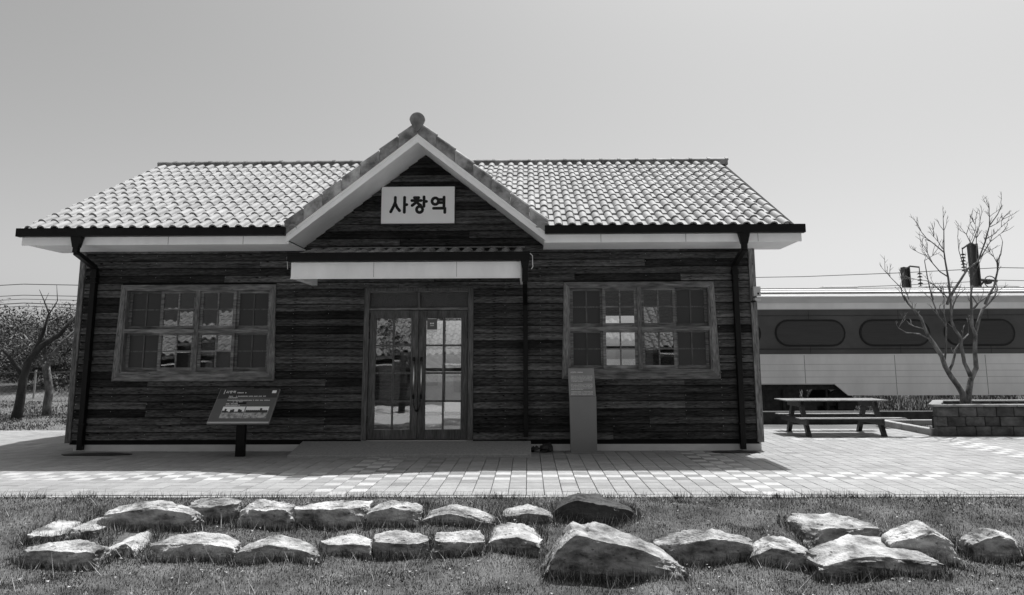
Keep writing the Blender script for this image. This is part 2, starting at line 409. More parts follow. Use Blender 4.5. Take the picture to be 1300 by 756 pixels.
# roof ----------------------------------------------------------------
YE, ZE, YR, ZR = 10.86, 3.33, 14.8, 5.33           # deck line at the eave and at the ridge
TH = math.atan2(ZR-ZE, YR-YE); sl_len = math.hypot(ZR-ZE, YR-YE)
RX0, RX1 = -7.62, 4.07
ct, st = math.cos(TH), math.sin(TH)
def deck_prism(x0, x1):
    return [(0, YE+.04, ZE-.03), (0, YR, ZR-.02), (0, 2*YR-YE-.04, ZE-.03), (0, 2*YR-YE-.04, ZE-.13), (0, YR, ZR-.14), (0, YE+.04, ZE-.13)]
roof = MB().prism(deck_prism(0, 0), (RX0+.03, 0, 0), (GX-1.93, 0, 0)).prism(deck_prism(0, 0), (GX+1.93, 0, 0), (RX1-.03, 0, 0)).prism(
    [(0, YE+2.6, ZE-.03+2.6*math.tan(TH)), (0, YR, ZR-.021), (0, 2*YR-YE-.04, ZE-.031), (0, 2*YR-YE-.04, ZE-.131), (0, YR, ZR-.141), (0, YE+2.6, ZE-.131+2.6*math.tan(TH))],
    (GX-1.929, 0, 0), (GX+1.929, 0, 0)).build('roof', BACK, B)
TW = .1985; TL = sl_len/13
def tile_profile():
    pts = [(0, .012), (.012, .0), (.074, .0)]
    for k in range(7):
        a = math.pi*k/6; pts.append((.137-.062*math.cos(a), .002+.056*math.sin(a)))
    return pts
TP = tile_profile()
def tile_geo():
    vs = []; fs = []; n = len(TP)
    for (yy, dz, th) in ((-.035, .031, 0), (TL+.0, .006, 0)):
        for x, z in TP: vs.append((x, yy, z+dz))
    for x, z in TP: vs.append((x, -.035, z+.031-.022))   # thickness of the front lip
    for x, z in TP: vs.append((x, .05, z+.027-.022))
    for i in range(n-1):
        fs.append((i, i+1, n+i+1, n+i)); fs.append((2*n+i, 2*n+i+1, i+1, i)); fs.append((3*n+i, 3*n+i+1, 2*n+i+1, 2*n+i))
    return vs, fs
tv, tf = tile_geo()
tme = bpy.data.meshes.new('roof_tile'); tme.from_pydata(tv, [], tf); tme.materials.append(TILE)
tme.polygons.foreach_set('use_smooth', [k % 3 == 0 for k in range(len(tme.polygons))]); tme.set_sharp_from_angle(angle=R(42))
TVN = np.array(tv)
def front_visible(x, s):                            # not under the front gable
    y = YE+s*ct; z = ZE+s*st
    return not (abs(x-GX) < 2.15 and z < GZ+.18-GS*abs(x-GX)-.02)
ncol = int((RX1-RX0)/TW); slots = []
for r in range(13):
    for c in range(ncol):
        x = RX0+c*TW; s = r*TL
        if front_visible(x+TW/2, s+TL/2): slots.append((r, c, x, s))
big = Vector
cnt = 0; join = []
for r, c, x, s in slots:
    if cnt < 290:
        o = bpy.data.objects.new('roof_tile', tme); C.objects.link(o); o.parent = roof
        o.location = Vector((x+random.uniform(-.005, .005), YE+s*ct+random.uniform(-.006, .006), ZE+s*st+random.uniform(-.002, .004))) - origin_of(roof)
        o.rotation_euler = (TH+random.uniform(-.008, .008), 0, random.uniform(-.008, .008)); cnt += 1
    else: join.append((x, s))
def join_tiles(name, frames, parent, mt=TILEA):
    V = []; Fc = []; T = []; base = 0
    for M4 in frames:
        A = np.array(M4); P = TVN@A[:3, :3].T+A[:3, 3]
        V.append(P); Fc += [tuple(i+base for i in q) for q in tf]; T.append(np.full(len(P), random.uniform(.9, 1.1)*(.8 if random.random() < .03 else 1))); base += len(P)
    V = np.concatenate(V); T = np.concatenate(T)
    me = bpy.data.meshes.new(name); me.from_pydata(V.tolist(), [], Fc)
    a = me.attributes.new('tone', 'FLOAT', 'POINT'); a.data.foreach_set('value', T.astype(np.float32))
    me.polygons.foreach_set('use_smooth', [k % 3 == 0 for k in range(len(me.polygons))]); me.set_sharp_from_angle(angle=R(42))
    return tag(link(name, me, mt, parent), kind='stuff')
def fr(x, y, z, ax, ay, az):
    M4 = Matrix.Identity(4)
    for i in range(3): M4[i][0] = ax[i]; M4[i][1] = ay[i]; M4[i][2] = az[i]
    M4[0][3] = x; M4[1][3] = y; M4[2][3] = z; return M4
frames = [fr(x+random.uniform(-.005, .005), YE+s*ct+random.uniform(-.006, .006), ZE+s*st+random.uniform(-.003, .005), (1, 0, 0), (0, ct, st), (0, -st, ct)) for x, s in join]
for r in range(13):
    for c in range(ncol): frames.append(fr(RX0+c*TW+TW, 2*YR-YE-r*TL*ct, ZE+r*TL*st, (-1, 0, 0), (0, -ct, st), (0, st, ct)))
join_tiles('upper_roof_tiles', frames, roof)
# main ridge caps
mb0 = MB()
def cap_mesh(length, r):
    mb = MB(); prof = [(math.cos(math.pi*k/8), math.sin(math.pi*k/8)) for k in range(9)]
    for x0, x1, rr in ((0, length-.05, r*.92), (length-.05, length+.01, r*1.12)):
        vs = [(x, c*rr, s*rr*1.0) for x in (x0, x1) for c, s in prof]
        mb.add(vs, [(i, i+1, 10+i, 9+i) for i in range(8)]+[tuple(range(9)), tuple(range(9, 18))])
    mb.box(0, length, -r*.75, r*.75, -.09, .001); return mb.mesh('ridge_tile')
rme = cap_mesh(.37, .065); rme.materials.append(RTILE)
x = RX0-.02
while x < RX1-.25:
    o = bpy.data.objects.new('ridge_tile', rme); C.objects.link(o); o.parent = roof
    o.location = Vector((x, YR, ZR+.06)) - origin_of(roof); o.rotation_euler = (0, random.uniform(-.008, .008), 0); x += .3665
# front gable roof -----------------------------------------------------
YG = 10.86
ph = math.atan(GS); cp_, sp_ = math.cos(ph), math.sin(ph)
GH = 1.94                                           # half width to the eave line
def gz(dx, off=0): return GZ+off-GS*abs(dx)
gr = MB()
for sgn in (-1, 1):
    # soffit / roof deck, cut along the valley (further back towards the top)
    pts_b = [(GX, YG+.03, GZ+.005), (GX+sgn*GH, YG+.03, gz(GH, .005)), (GX+sgn*GH, YF+.02, gz(GH, .005)), (GX, 14.0, GZ+.005)]
    up = Vector((0, 0, .10)); gr.prism(pts_b, (0, 0, 0), up)
gable = gr.build('gable_roof', WHITE, B)
frames = []
nrow = int(GH/cp_/TL)
for sgn in (-1, 1):
    for r in range(nrow):
        s = r*TL                                    # from the eave upwards
        xx = GX+sgn*(GH-s*cp_); z = gz(GH)+.11+s*sp_
        ymax = YE+(z-ZE)/math.tan(TH)+.15
        k = 0; yy = YG+.10
        while yy < ymax:
            if sgn > 0: frames.append(fr(xx, yy, z, (0, 1, 0), (-cp_, 0, sp_), (sp_, 0, cp_)))
            else: frames.append(fr(xx, yy+TW, z, (0, -1, 0), (cp_, 0, sp_), (-sp_, 0, cp_)))
            yy += TW
join_tiles('gable_roof_tiles', frames, gable)
for sgn in (-1, 1):
    # barge board: thin white strip, mitred at the peak; second slim strip proud of it
    for (o0, o1, y0, y1) in ((-.045, .075, YG-.012, YG+.028), (.040, .080, YG-.03, YG-.014)):
        L2 = GH+.0
        a = [(GX, 0, GZ+o0), (GX+sgn*L2, 0, gz(L2, o0)), (GX+sgn*L2, 0, gz(L2, o1)), (GX, 0, GZ+o1)]
        MB().prism(a, (0, y0, 0), (0, y1, 0)).build('barge_board', WHITE, gable)
    nv = 7; L3 = (GH+.02)/nv
    for k in range(nv):                             # verge tiles: stepped faces with a rounded rim on top
        d0 = k*L3+.01; d1 = d0+L3-.004; lift = .012
        o0, o1 = .082, .245
        x0, x1 = GX+sgn*d0, GX+sgn*d1
        tilt = .018
        a = [(x0, 0, gz(d0, o0)), (x1, 0, gz(d1, o0)), (x1, 0, gz(d1, o1+tilt)), (x0, 0, gz(d0, o1-.004))]
        vt = MB().prism(a, (0, YG-.045, 0), (0, YG+.02, 0))
        vt.tube([(x0, YG-.012, gz(d0, o1+.004)), (x1, YG-.012, gz(d1, o1+.004+tilt))], [.036, .041], 8)
        bevel(vt.build('verge_tile', VTILE, gable), .004)
# gable ridge caps and finial disc
y = YG+.05
while y < 13.9:
    o = bpy.data.objects.new('gable_ridge_tile', rme); C.objects.link(o); o.parent = gable
    o.location = Vector((GX, y, GZ+.27)) - origin_of(gable); o.rotation_euler = (0, 0, math.pi/2); y += .37
fp = []
for k in range(24):
    a = 2*math.pi*k/24; r = .118; x = r*math.cos(a); z = r*math.sin(a)
    if z < 0: x *= 1-.62*(-z/r)**1.2; z *= 1.6
    fp.append((GX+x, 0, GZ+.285+z))
bevel(MB().prism(fp, (0, YG-.10, 0), (0, YG-.04, 0)).build('finial_disc', RTILE, gable), .012, 2)
# eaves: fascia, soffit, gutter, hoppers, downpipes
for x0, x1 in ((RX0+.02, GX-GH+.03), (GX+GH-.03, RX1-.02)):
    bevel(box('fascia', WHITE, B, x0, x1, YE+.012, YE+.04, 3.105, 3.31), .004)
    for q in (.22, .55, .83): box('fascia_joint', POST, B, x0+(x1-x0)*q, x0+(x1-x0)*q+.005, YE+.009, YE+.0125, 3.108, 3.25)
    box('soffit', WHITE, B, x0, x1, YE+.042, YF+.10, 3.125, 3.145)
    a0, a1 = (RX0, GX-GH-.0) if x0 < -4 else (GX+GH-.02, RX1)
    g = MB(); yy, zz = YE-.10, 3.225
    g.prism([(0, yy, zz), (0, yy+.105, zz), (0, yy+.105, zz+.11), (0, yy+.098, zz+.11), (0, yy+.098, zz+.008), (0, yy+.008, zz+.008), (0, yy+.008, zz+.118), (0, yy-.006, zz+.122), (0, yy-.006, zz+.112), (0, yy, zz+.11)], (a0, 0, 0), (a1, 0, 0))
    for e in (a0-.004, a1): g.box(e, e+.004, yy-.005, yy+.105, zz-.001, zz+.117)
    gt = g.build('gutter', BLACKP, B)
def sq_tube(mb, pts, w, d):
    for a, b in zip(pts, pts[1:]):
        a = Vector(a); b = Vector(b)
        if abs((b-a).y) < 1e-4: q = [(-w/2, -d/2, 0), (w/2, -d/2, 0), (w/2, d/2, 0), (-w/2, d/2, 0)]
        else: q = [(-w/2, 0, -d/2), (w/2, 0, -d/2), (w/2, 0, d/2), (-w/2, 0, d/2)] if abs((b-a).z) < abs((b-a).y) else [(-w/2, -d/2, 0), (w/2, -d/2, 0), (w/2, d/2, 0), (-w/2, d/2, 0)]
        mb.hexa([a+Vector(k) for k in q]+[b+Vector(k) for k in q])
def hopper(mb, x, y, zt, zb, w1, w2, d):
    mb.hexa([(x-w2/2, y-d/2, zb), (x+w2/2, y-d/2, zb), (x+w2/2, y+d/2, zb), (x-w2/2, y+d/2, zb),
             (x-w1/2, y-d/2, zt), (x+w1/2, y-d/2, zt), (x+w1/2, y+d/2, zt), (x-w1/2, y+d/2, zt)])
for xh, xw in ((at(101, 300, YE).x, at(122, 330, YF-.08).x), (at(943, 300, YE).x, at(932, 330, YF-.08).x)):
    mb = MB(); yh = YE-.048
    hopper(mb, xh, yh, 3.226, 3.06, .17, .09, .088)
    sq_tube(mb, [(xh, yh, 3.061), (xh+(xw-xh)*.12, yh+.03, 2.99), (xw, YF-.085, 2.86), (xw, YF-.086, 2.78)], .08, .07)
    mb.box(xw-.05, xw+.05, YF-.135, YF-.03, 2.70, 2.785)
    mb.box(xw-.04, xw+.04, YF-.125, YF-.035, .03, 2.70)
    dp = mb.build('downpipe', BLACKP, B); bevel(dp, .004)
    for zc in (2.62, 1.4, .4): box('pipe_bracket', BLACKP, dp, xw-.055, xw+.055, YF-.13, YF-.02, zc, zc+.025)

# awning over the door --------------------------------------------------
AX0, AX1 = -3.45, -.10; AYF = 10.66
aw = MB().prism([(0, AYF+.06, 2.86), (0, YF-.03, 3.09), (0, YF-.03, 3.05), (0, AYF+.06, 2.82)], (AX0, 0, 0), (AX1+.06, 0, 0)).build('awning', BACK, B)
bevel(box('awning_fascia', WHITE, aw, AX0, AX1, AYF, AYF+.035, 2.565, 2.80), .003)
for q in (.36, .72): box('fascia_joint', POST, aw, AX0+(AX1-AX0)*q, AX0+(AX1-AX0)*q+.004, AYF-.003, AYF+.0005, 2.58, 2.798)
box('awning_lip', WHITE, aw, AX0-.004, AX1+.003, AYF-.008, AYF+.02, 2.557, 2.575)
for xa in (AX0+.0, AX1-.02):
    MB().prism([(0, AYF+.037, 2.565), (0, YF-.03, 2.565), (0, YF-.03, 3.04), (0, AYF+.037, 2.80)], (xa, 0, 0), (xa+.09, 0, 0)).build('awning_side', WHITE, aw)
box('awning_soffit', BACK, aw, AX0+.095, AX1-.025, AYF+.04, YF-.03, 2.70, 2.72)
box('awning_gutter', BLACKP, aw, AX0-.035, AX1+.125, AYF-.10, AYF-.002, 2.805, 2.925)
box('gutter_bead', BLACKP, aw, AX0-.036, AX1+.126, AYF-.107, AYF-.09, 2.905, 2.93)
frames = []; a2 = math.atan2(.23, YF-.03-AYF-.06)
for k in range(17):
    x = AX0-.01+k*TW
    for r in range(3):
        s = r*TL; frames.append(fr(x, AYF+.05+s*math.cos(a2), 2.872+s*math.sin(a2), (1, 0, 0), (0, math.cos(a2), math.sin(a2)), (0, -math.sin(a2), math.cos(a2))))
join_tiles('awning_tiles', frames, aw)
box('flashing', CONC, aw, AX0+.25, AX1+.05, YF-.10, YF-.026, 3.155, 3.165)
MB().tube([(AX1+.13, AYF-.05, 2.91), (AX1+.165, AYF-.02, 2.88), (AX1+.17, AYF, 2.72), (AX1+.15, AYF+.02, 2.69)], .007, 5).build('gutter_strap', STEEL, aw)
MB().tube([(AX0-.04, AYF-.05, 2.91), (AX0-.06, AYF-.02, 2.87), (AX0-.05, AYF, 2.70)], .006, 5).build('gutter_strap', STEEL, aw)
mb = MB(); xh = AX1+.055
hopper(mb, xh, AYF-.05, 2.806, 2.68, .125, .085, .09); mb.box(xh-.043, xh+.043, AYF-.094, AYF-.006, 2.50, 2.68)
sq_tube(mb, [(xh, AYF-.05, 2.50), (xh, AYF+.2, 2.40), (xh, YF-.085, 2.26), (xh, YF-.086, 2.16)], .07, .07)
mb.box(xh-.035, xh+.035, YF-.125, YF-.04, .22, 2.16)
dp = mb.build('awning_downpipe', BLACKP, B); bevel(dp, .004)
box('pipe_bracket', BLACKP, dp, xh-.05, xh+.05, YF-.13, YF-.02, 2.05, 2.075)

# windows -----------------------------------------------------------------
def window(W, skew):
    x0, x1, z0, z1 = W
    t = .072; yo = YF-.05; 
    ox0, ox1, oz0, oz1 = x0, x1, z0, z1
    ix0, ix1, iz0, iz1 = x0+t, x1-t, z0+t+.01, z1-t
    fl = .045                                       # the casing flares outwards at the bottom
    fr_ = MB().box(ix0-.01, ix1+.01, YF+.10, YF+.13, iz0-.01, iz0+.01)
    win = fr_.build('window', TRIM, B)
    P = lambda x, z, y: (x, y, z)
    def mitred(pts, name, mt):
        bevel(MB().prism([P(x, z, 0) for x, z in pts], (0, yo, 0), (0, YF+.02, 0)).build(name, mt, win), .004)
    e = .0015
    mitred([(ox0+e, oz1-e), (ix0, iz1+e), (ix0, iz0-e), (ox0-fl, oz0-fl+e)], 'casing', TRIMV)
    mitred([(ox1-e, oz1-e), (ox1+fl, oz0-fl+e), (ix1, iz0-e), (ix1, iz1+e)], 'casing', TRIMV)
    mitred([(ox0, oz1), (ox1, oz1), (ix1, iz1), (ix0, iz1)], 'casing', TRIM)
    mitred([(ox0-fl, oz0-fl), (ix0, iz0), (ix1, iz0), (ox1+fl, oz0-fl)], 'casing', TRIM)
    # inner rim
    r = .022
    for a in ((ix0, ix0+r, iz0, iz1, TRIMV), (ix1-r, ix1, iz0, iz1, TRIMV), (ix0+r, ix1-r, iz0, iz0+r, TRIM), (ix0+r, ix1-r, iz1-r, iz1, TRIM)):
        box('rim', a[4], win, a[0], a[1], YF-.036, YF+.10, a[2], a[3])
    jx0, jx1, jz0, jz1 = ix0+r, ix1-r, iz0+r, iz1-r
    cx = (jx0+jx1)/2; cz = (jz0+jz1)/2-.005
    box('mullion', TRIMV, win, cx-.033, cx+.033, YF-.036, YF+.09, jz0, jz1)
    box('transom', TRIM, win, jx0, cx-.034, YF-.034, YF+.09, cz-.032, cz+.030)
    box('transom', TRIM, win, cx+.034, jx1, YF-.034, YF+.09, cz-.032, cz+.030)
    half = (cx-.026-jx0)/2
    for (za, zb) in ((jz0, cz-.024), (cz+.024, jz1)):
        for k in range(4):
            base = jx0 if k < 2 else cx+.026
            xa = base+half*(k % 2); xb = xa+half
            outer = k in (0, 3)
            # front sashes overlap the rear ones
            if k == 1: xa -= .02
            if k == 2: xb += .02
            yy = YF+.060 if outer else YF+.0
            s = .05; zs = .048
            mb = MB(); d = .035; mt = TRIM
            mb.box(xa+.001, xa+s, yy, yy+d, za+.001, zb-.001).box(xb-s, xb-.001, yy, yy+d, za+.001, zb-.001)
            mb.box(xa+s, xb-s, yy+.001, yy+d-.001, za+.001, za+zs+.015).box(xa+s, xb-s, yy+.001, yy+d-.001, zb-zs+.01, zb-.001)
            sash = mb.build('sash', mt, win); bevel(sash, .003)
            gx0, gx1, gz0, gz1 = xa+s, xb-s, za+zs+.015, zb-zs+.01
            mx, mz = (gx0+gx1)/2, (gz0+gz1)/2; mw = .011
            bars = MB().box(mx-mw, mx+mw, yy+.004, yy+.028, gz0, gz1).box(gx0, mx-mw, yy+.005, yy+.027, mz-mw, mz+mw).box(mx+mw, gx1, yy+.005, yy+.027, mz-mw, mz+mw)
            bars.build('muntin', TRIM if not outer else DOORW, win)
            for (pa, pb) in ((gx0, mx-mw), (mx+mw, gx1)):
                for (qa, qb) in ((gz0, mz-mw), (mz+mw, gz1)):
                    ty = random.uniform(-.004, .004); tz = random.uniform(-.003, .003); yg = yy+.018
                    mt2 = FROST if outer else GLASS
                    MB().hexa([(pa, yg, qa), (pb, yg+ty, qa), (pb, yg+ty+.003, qa), (pa, yg+.003, qa),
                               (pa, yg+tz, qb), (pb, yg+ty+tz, qb), (pb, yg+ty+tz+.003, qb), (pa, yg+tz+.003, qb)]).build('pane', mt2, win)
    return win
window(WL, 0); window(WR, 0)

# doorway ------------------------------------------------------------------
x0, x1, _, z1 = DR
dfm = MB().box(x0-.0, x0+.085, YF-.045, YF+.12, ZB, z1).box(x1-.085, x1, YF-.045, YF+.12, ZB, z1).box(x0+.0855, x1-.0855, YF-.043, YF+.12, z1-.05, z1).build('door_frame', DOORW, B)
bevel(dfm, .005)
lx0, lx1 = x0+.086, x1-.086; lt = 2.165; mid = (lx0+lx1)/2
box('transom_bar', TRIM, dfm, lx0, lx1, YF-.03, YF+.10, lt+.004, lt+.04)
box('transom_bead', TRIM, dfm, lx0, lx1, YF-.038, YF+.0, z1-.075, z1-.052)
box('transom_post', DOORW, dfm, mid-.018, mid+.018, YF-.02, YF+.08, lt+.041, z1-.076)
for a, b in ((lx0, mid-.019), (mid+.019, lx1)):
    box('transom_pane', TRANS, dfm, a+.004, b-.004, YF+.02, YF+.03, lt+.042, z1-.077)
for side, (a, b) in enumerate(((lx0+.004, mid-.004), (mid+.004, lx1-.004))):
    st_o, st_i = .105, .115
    ga, gb = (a+st_o, b-st_i) if side == 0 else (a+st_i, b-st_o)
    y0, y1 = YF-.01, YF+.04; zb, zt = ZB+.012, lt-.002; gb0, gt0 = zb+.145, zt-.12
    leaf = MB().box(a, ga, y0, y1, zb, zt).box(gb, b, y0, y1, zb, zt).box(ga, gb, y0+.001, y1-.001, zb, gb0).box(ga, gb, y0+.001, y1-.001, gt0, zt).build('door_leaf', DOORW, B)
    bevel(leaf, .004)
    mx = (ga+gb)/2; mw = .014; hz = (gt0-gb0)/4
    mu = MB().box(mx-mw, mx+mw, y0+.006, y1-.01, gb0, gt0)
    for k in (1, 2, 3):
        z = gb0+hz*k; mu.box(ga, mx-mw, y0+.005, y1-.01, z-mw, z+mw).box(mx+mw, gb, y0+.005, y1-.01, z-mw, z+mw)
    mu.build('muntin', DOORW, leaf)
    for pa, pb in ((ga, mx-mw), (mx+mw, gb)):
        for k in range(4):
            qa = gb0+hz*k+(mw if k else 0); qb = gb0+hz*(k+1)-(mw if k < 3 else 0)
            tz = random.uniform(-.003, .003); yg = y0+.022
            MB().hexa([(pa, yg, qa), (pb, yg, qa), (pb, yg+.003, qa), (pa, yg+.003, qa), (pa, yg+tz, qb), (pb, yg+tz, qb), (pb, yg+tz+.003, qb), (pa, yg+tz+.003, qb)]).build('pane', GLASS, leaf)
    hx = b-.055 if side == 0 else a+.055
    hm = MB().tube([(hx, y0-.05, .80), (hx, y0-.05, 1.42)], .013, 8)
    for z in (.83, 1.39): hm.tube([(hx, y0-.05, z), (hx, y0+.01, z)], .011, 6)
    hm.build('door_handle', STEEL, leaf, smooth=True)
    for z in (.82, 1.40): MB().tube([(hx, y0-.05, z-.03), (hx, y0-.05, z+.03)], .019, 8).build('handle_collar', BLACKP, leaf)
    hgx = a-.001 if side == 0 else b+.001
    for z in (.42, 1.72, 2.02): MB().tube([(hgx, y0-.008, z), (hgx, y0-.008, z+.11)], .008, 6).build('hinge', BLACKP, leaf)
# notice on the glass of the right leaf
nx, nz = mid+.13, 1.90
box('notice', PNLM, leaf, nx, nx+.16, YF+.004, YF+.008, nz-.04, nz+.14)
box('notice_edge', PRNT, leaf, nx, nx+.16, YF+.002, YF+.0035, nz-.085, nz-.045)
mb = MB()
for k in range(3): mb.box(nx+.05+k*.022, nx+.064+k*.022, YF+.001, YF+.003, nz+.045, nz+.068)
mb.box(nx+.01, nx+.15, YF+.001, YF+.003, nz+.128, nz+.134).box(nx+.05, nx+.11, YF+.001, YF+.003, nz+.018, nz+.026)
for k in range(5): mb.box(nx+.014+k*.028, nx+.030+k*.028, YF+.0005, YF+.0018, nz-.07, nz-.055)
mb.build('notice_print', SIGNW, leaf)
# chain through the handles
cxs = [(mid-.055-.0, .84), (mid-.05, .70), (mid-.02, .62), (mid, .605), (mid+.02, .62), (mid+.05, .70), (mid+.055, .84)]
ch = MB()
for i in range(22):
    t = i/21*6; k = min(int(t), 5); u = t-k
    xa = cxs[k][0]+(cxs[k+1][0]-cxs[k][0])*u; za = cxs[k][1]+(cxs[k+1][1]-cxs[k][1])*u
    for q in range(6):
        a0, a1 = 2*math.pi*q/6, 2*math.pi*(q+1)/6; r1, r2 = .016, .009
        pt = (lambda A: (xa+r2*math.cos(A), YF-.075, za+r1*math.sin(A))) if i % 2 else (lambda A: (xa, YF-.075+r2*math.cos(A), za+r1*math.sin(A)))
        ch.tube([pt(a0), pt(a1)], .004, 4, cap=False)
tag(ch.build('door_chain', BLACKP), 'dark chain looped through the two door pull handles', 'chain')
# threshold ramp
tag(bevel(MB().hexa([(-3.50, 11.0, -.05), (.03, 11.02, -.05), (.03, YF+.0, -.05), (-3.50, YF+.0, -.05), (-3.50, 11.0, .03), (.03, 11.02, .045), (.03, YF-.024, ZB-.012), (-3.50, YF-.024, ZB-.012)]).build('door_ramp', RAMPM), .008),
    'wide grey stone slab ramp before the double door', 'ramp')

# station sign ---------------------------------------------------------------
sg = thing('station_sign', (-1.77, YF-.05, 3.55), 'white board with three black Korean letters under the front gable', 'sign')
a = at(485, 238, YF-.06); b = at(577, 284, YF-.06)
SX0, SX1, SZ0, SZ1 = a.x, b.x, b.z, a.z
bevel(box('board', SIGNW, sg, SX0, SX1, YF-.085, YF-.035, SZ0, SZ1), .004)
bevel(MB().box(SX0-.008, SX1+.008, YF-.075, YF-.03, SZ0-.012, SZ0-.001).box(SX1+.001, SX1+.008, YF-.075, YF-.03, SZ0, SZ1).build('frame', POST, sg), .002)
def strokes(lines, w, tf_, y, mb=None, seg=10):
    mb = mb or MB()
    for ln in lines:
        P2 = [Vector(tf_(*p)) for p in ln]
        for p, q in zip(P2, P2[1:]):
            d = q-p; 
            if d.length < 1e-6: continue
            ang = math.atan2(d.z, d.x); pts = []
            for k in range(seg+1): A = ang+math.pi/2+math.pi*k/seg; pts.append((p.x+w*math.cos(A), 0, p.z+w*math.sin(A)))
            for k in range(seg+1): A = ang-math.pi/2+math.pi*k/seg; pts.append((q.x+w*math.cos(A), 0, q.z+w*math.sin(A)))
            y += .00013
            mb.prism(pts, (0, y-.004, 0), (0, y, 0))
    return mb
def ring(cx, cy, r, n=14): return [(cx+r*math.cos(2*math.pi*k/n), cy+r*math.sin(2*math.pi*k/n)) for k in range(n+1)]
SYL = [[[(101, 540), (101, 566), (92, 590), (77, 619)], [(101, 572), (112, 596), (126, 613)], [(153, 540), (153, 622)], [(153, 580), (166, 580)]],
       [[(208, 542), (232, 542)], [(194, 558), (246, 558)], [(221, 560), (212, 573), (196, 585)], [(222, 566), (232, 577), (244, 584)], [(262, 538), (262, 590)], [(262, 563), (276, 563)], ring(238, 607, 17)],
       [ring(325, 562, 18), [(346, 553), (374, 553)], [(346, 570), (374, 570)], [(374, 540), (374, 592)], [(316, 601), (379, 601), (379, 624)]]]
def sgt(x, y): return (SX0+(x-23)/410*(SX1-SX0), 0, SZ1-(y-481)/202*(SZ1-SZ0))
for s_ in SYL: strokes(s_, .0235, sgt, YF-.086).build('letter', INK, sg)

# alarm box at the right corner -------------------------------------------------
ab = thing('alarm_box', (BX1-.0, YF-.1, 2.3), 'pale plastic alarm box at the right corner of the facade', 'alarm')
a = at(956, 364, YF-.10); b = at(966, 376, YF-.10)
bevel(box('case', BEIGE, ab, a.x, b.x, YF-.11, YF-.045, b.z, a.z), .008, 2)
cxm = (a.x+b.x)/2; box('lens', BLACKP, ab, cxm-.0, cxm+.028, YF-.113, YF-.109, b.z+.02, b.z+.052)
bevel(box('lower_case', BEIGE, ab, a.x+.0, b.x-.018, YF-.16, YF-.05, b.z-.075, b.z-.03), .012, 2)
box('bracket', BLACKP, ab, a.x-.03, a.x+.02, YF-.14, YF-.046, b.z-.10, b.z-.076)

# ------------------------------------------------------------------ information panel
ip = thing('info_panel', (-4.2, 11.16, 0), 'slanted dark information board with two pictures on a black post', 'information board')
bevel(box('post', BLACKP, ip, -4.30, -4.17, 11.10, 11.18, 0, .78), .004)
p0 = at(262, 538, 10.86); p1 = at(341, 539, 10.86); q0 = at(281, 494, 11.3); q1 = at(354, 495, 11.3)
e1 = Vector((p1.x-p0.x, 0, 0)); e2 = Vector((0, 11.3-10.86, q0.z-p0.z)); nn = e1.cross(e2).normalized()
def pp(u, v_, o=0): return Vector((p0.x, 10.86, p0.z)) + e1*u + e2*v_ + nn*o
def plate(name, u0, u1, v0, v1, o0, o1, mt, par=ip):
    return MB().hexa([pp(u0, v0, o0), pp(u1, v0, o0), pp(u1, v1, o0), pp(u0, v1, o0), pp(u0, v0, o1), pp(u1, v0, o1), pp(u1, v1, o1), pp(u0, v1, o1)]).build(name, mt, par)
bevel(plate('panel', 0, 1, 0, 1, -.03, 0, GREYP), .003)
plate('lower_edge', .005, .995, .005, .045, .0005, .003, BEIGE)
plate('field', .01, .99, .048, .99, .0006, .0016, PNLM)
hd = MB(); top = [(.01, .70), (.12, .705), (.25, .74), (.40, .80), (.55, .80), (.70, .755), (.85, .73), (.99, .735)]
for (ua, va), (ub, vb) in zip(top, top[1:]): hd.hexa([pp(ua, va, .002), pp(ub, vb, .002), pp(ub, .985, .002), pp(ua, .985, .002), pp(ua, va, .0028), pp(ub, vb, .0028), pp(ub, .985, .0028), pp(ua, .985, .0028)])
hd.build('header', PNLD, ip)
for k, (u0, u1) in enumerate(((.165, .535), (.545, .925))):
    pc = plate('picture', u0, u1, .14, .475, .002, .003, PNLP)
    plate('picture_sky', u0+.004, u1-.004, .33, .47, .0034, .004, SIGNW, pc)
    mb = MB()
    for i in range(11):
        u = u0+.01+(u1-u0-.02)*i/11; h = (.36+.05*math.sin(i*1.7+k*2)) if k == 0 else (.375 if i != 7 else .43)
        mb.hexa([pp(u, .30, .0042), pp(u+.034, .30, .0042), pp(u+.034, .30, .0048), pp(u, .30, .0048), pp(u, h, .0042), pp(u+.034, h-.01, .0042), pp(u+.034, h-.01, .0048), pp(u, h, .0048)])
    mb.build('picture_print', PNLD, pc)
plate('emblem', .885, .955, .865, .945, .0032, .004, SIGNW)
plate('title_bar', .085, .095, .84, .965, .0032, .004, PRNT)
tl = MB()
def tsy(x, y): 
    u = .12+(x-77)/300*.15; v_ = .935-(y-540)/85*.075; return (u, 0, v_)
for s_ in SYL:
    for ln in s_:
        P2 = [tsy(*p) for p in ln]
        for p, q in zip(P2, P2[1:]): tl.tube([pp(p[0], p[2], .004), pp(q[0], q[2], .004)], .0042, 4)
def tiny_text(mb, u0, u1, v_, h, f, gap=.3):         # rows of letter-like specks, as unreadable as in the photograph
    u = u0
    while u < u1:
        w = h*random.uniform(.5, .9)
        if random.random() > .14:
            f(mb, u, u+w*.75, v_, v_+h*random.uniform(.7, 1))
            f(mb, u+w*.3, u+w*.5, v_-h*.25, v_+h*.2)
        u += w
def fpanel(mb, u0, u1, v0, v1): mb.hexa([pp(u0, v0, .0032), pp(u1, v0, .0032), pp(u1, v0, .0042), pp(u0, v0, .0042), pp(u0, v1, .0032), pp(u1, v1, .0032), pp(u1, v1, .0042), pp(u0, v1, .0042)])
tiny_text(tl, .31, .45, .865, .03, fpanel)
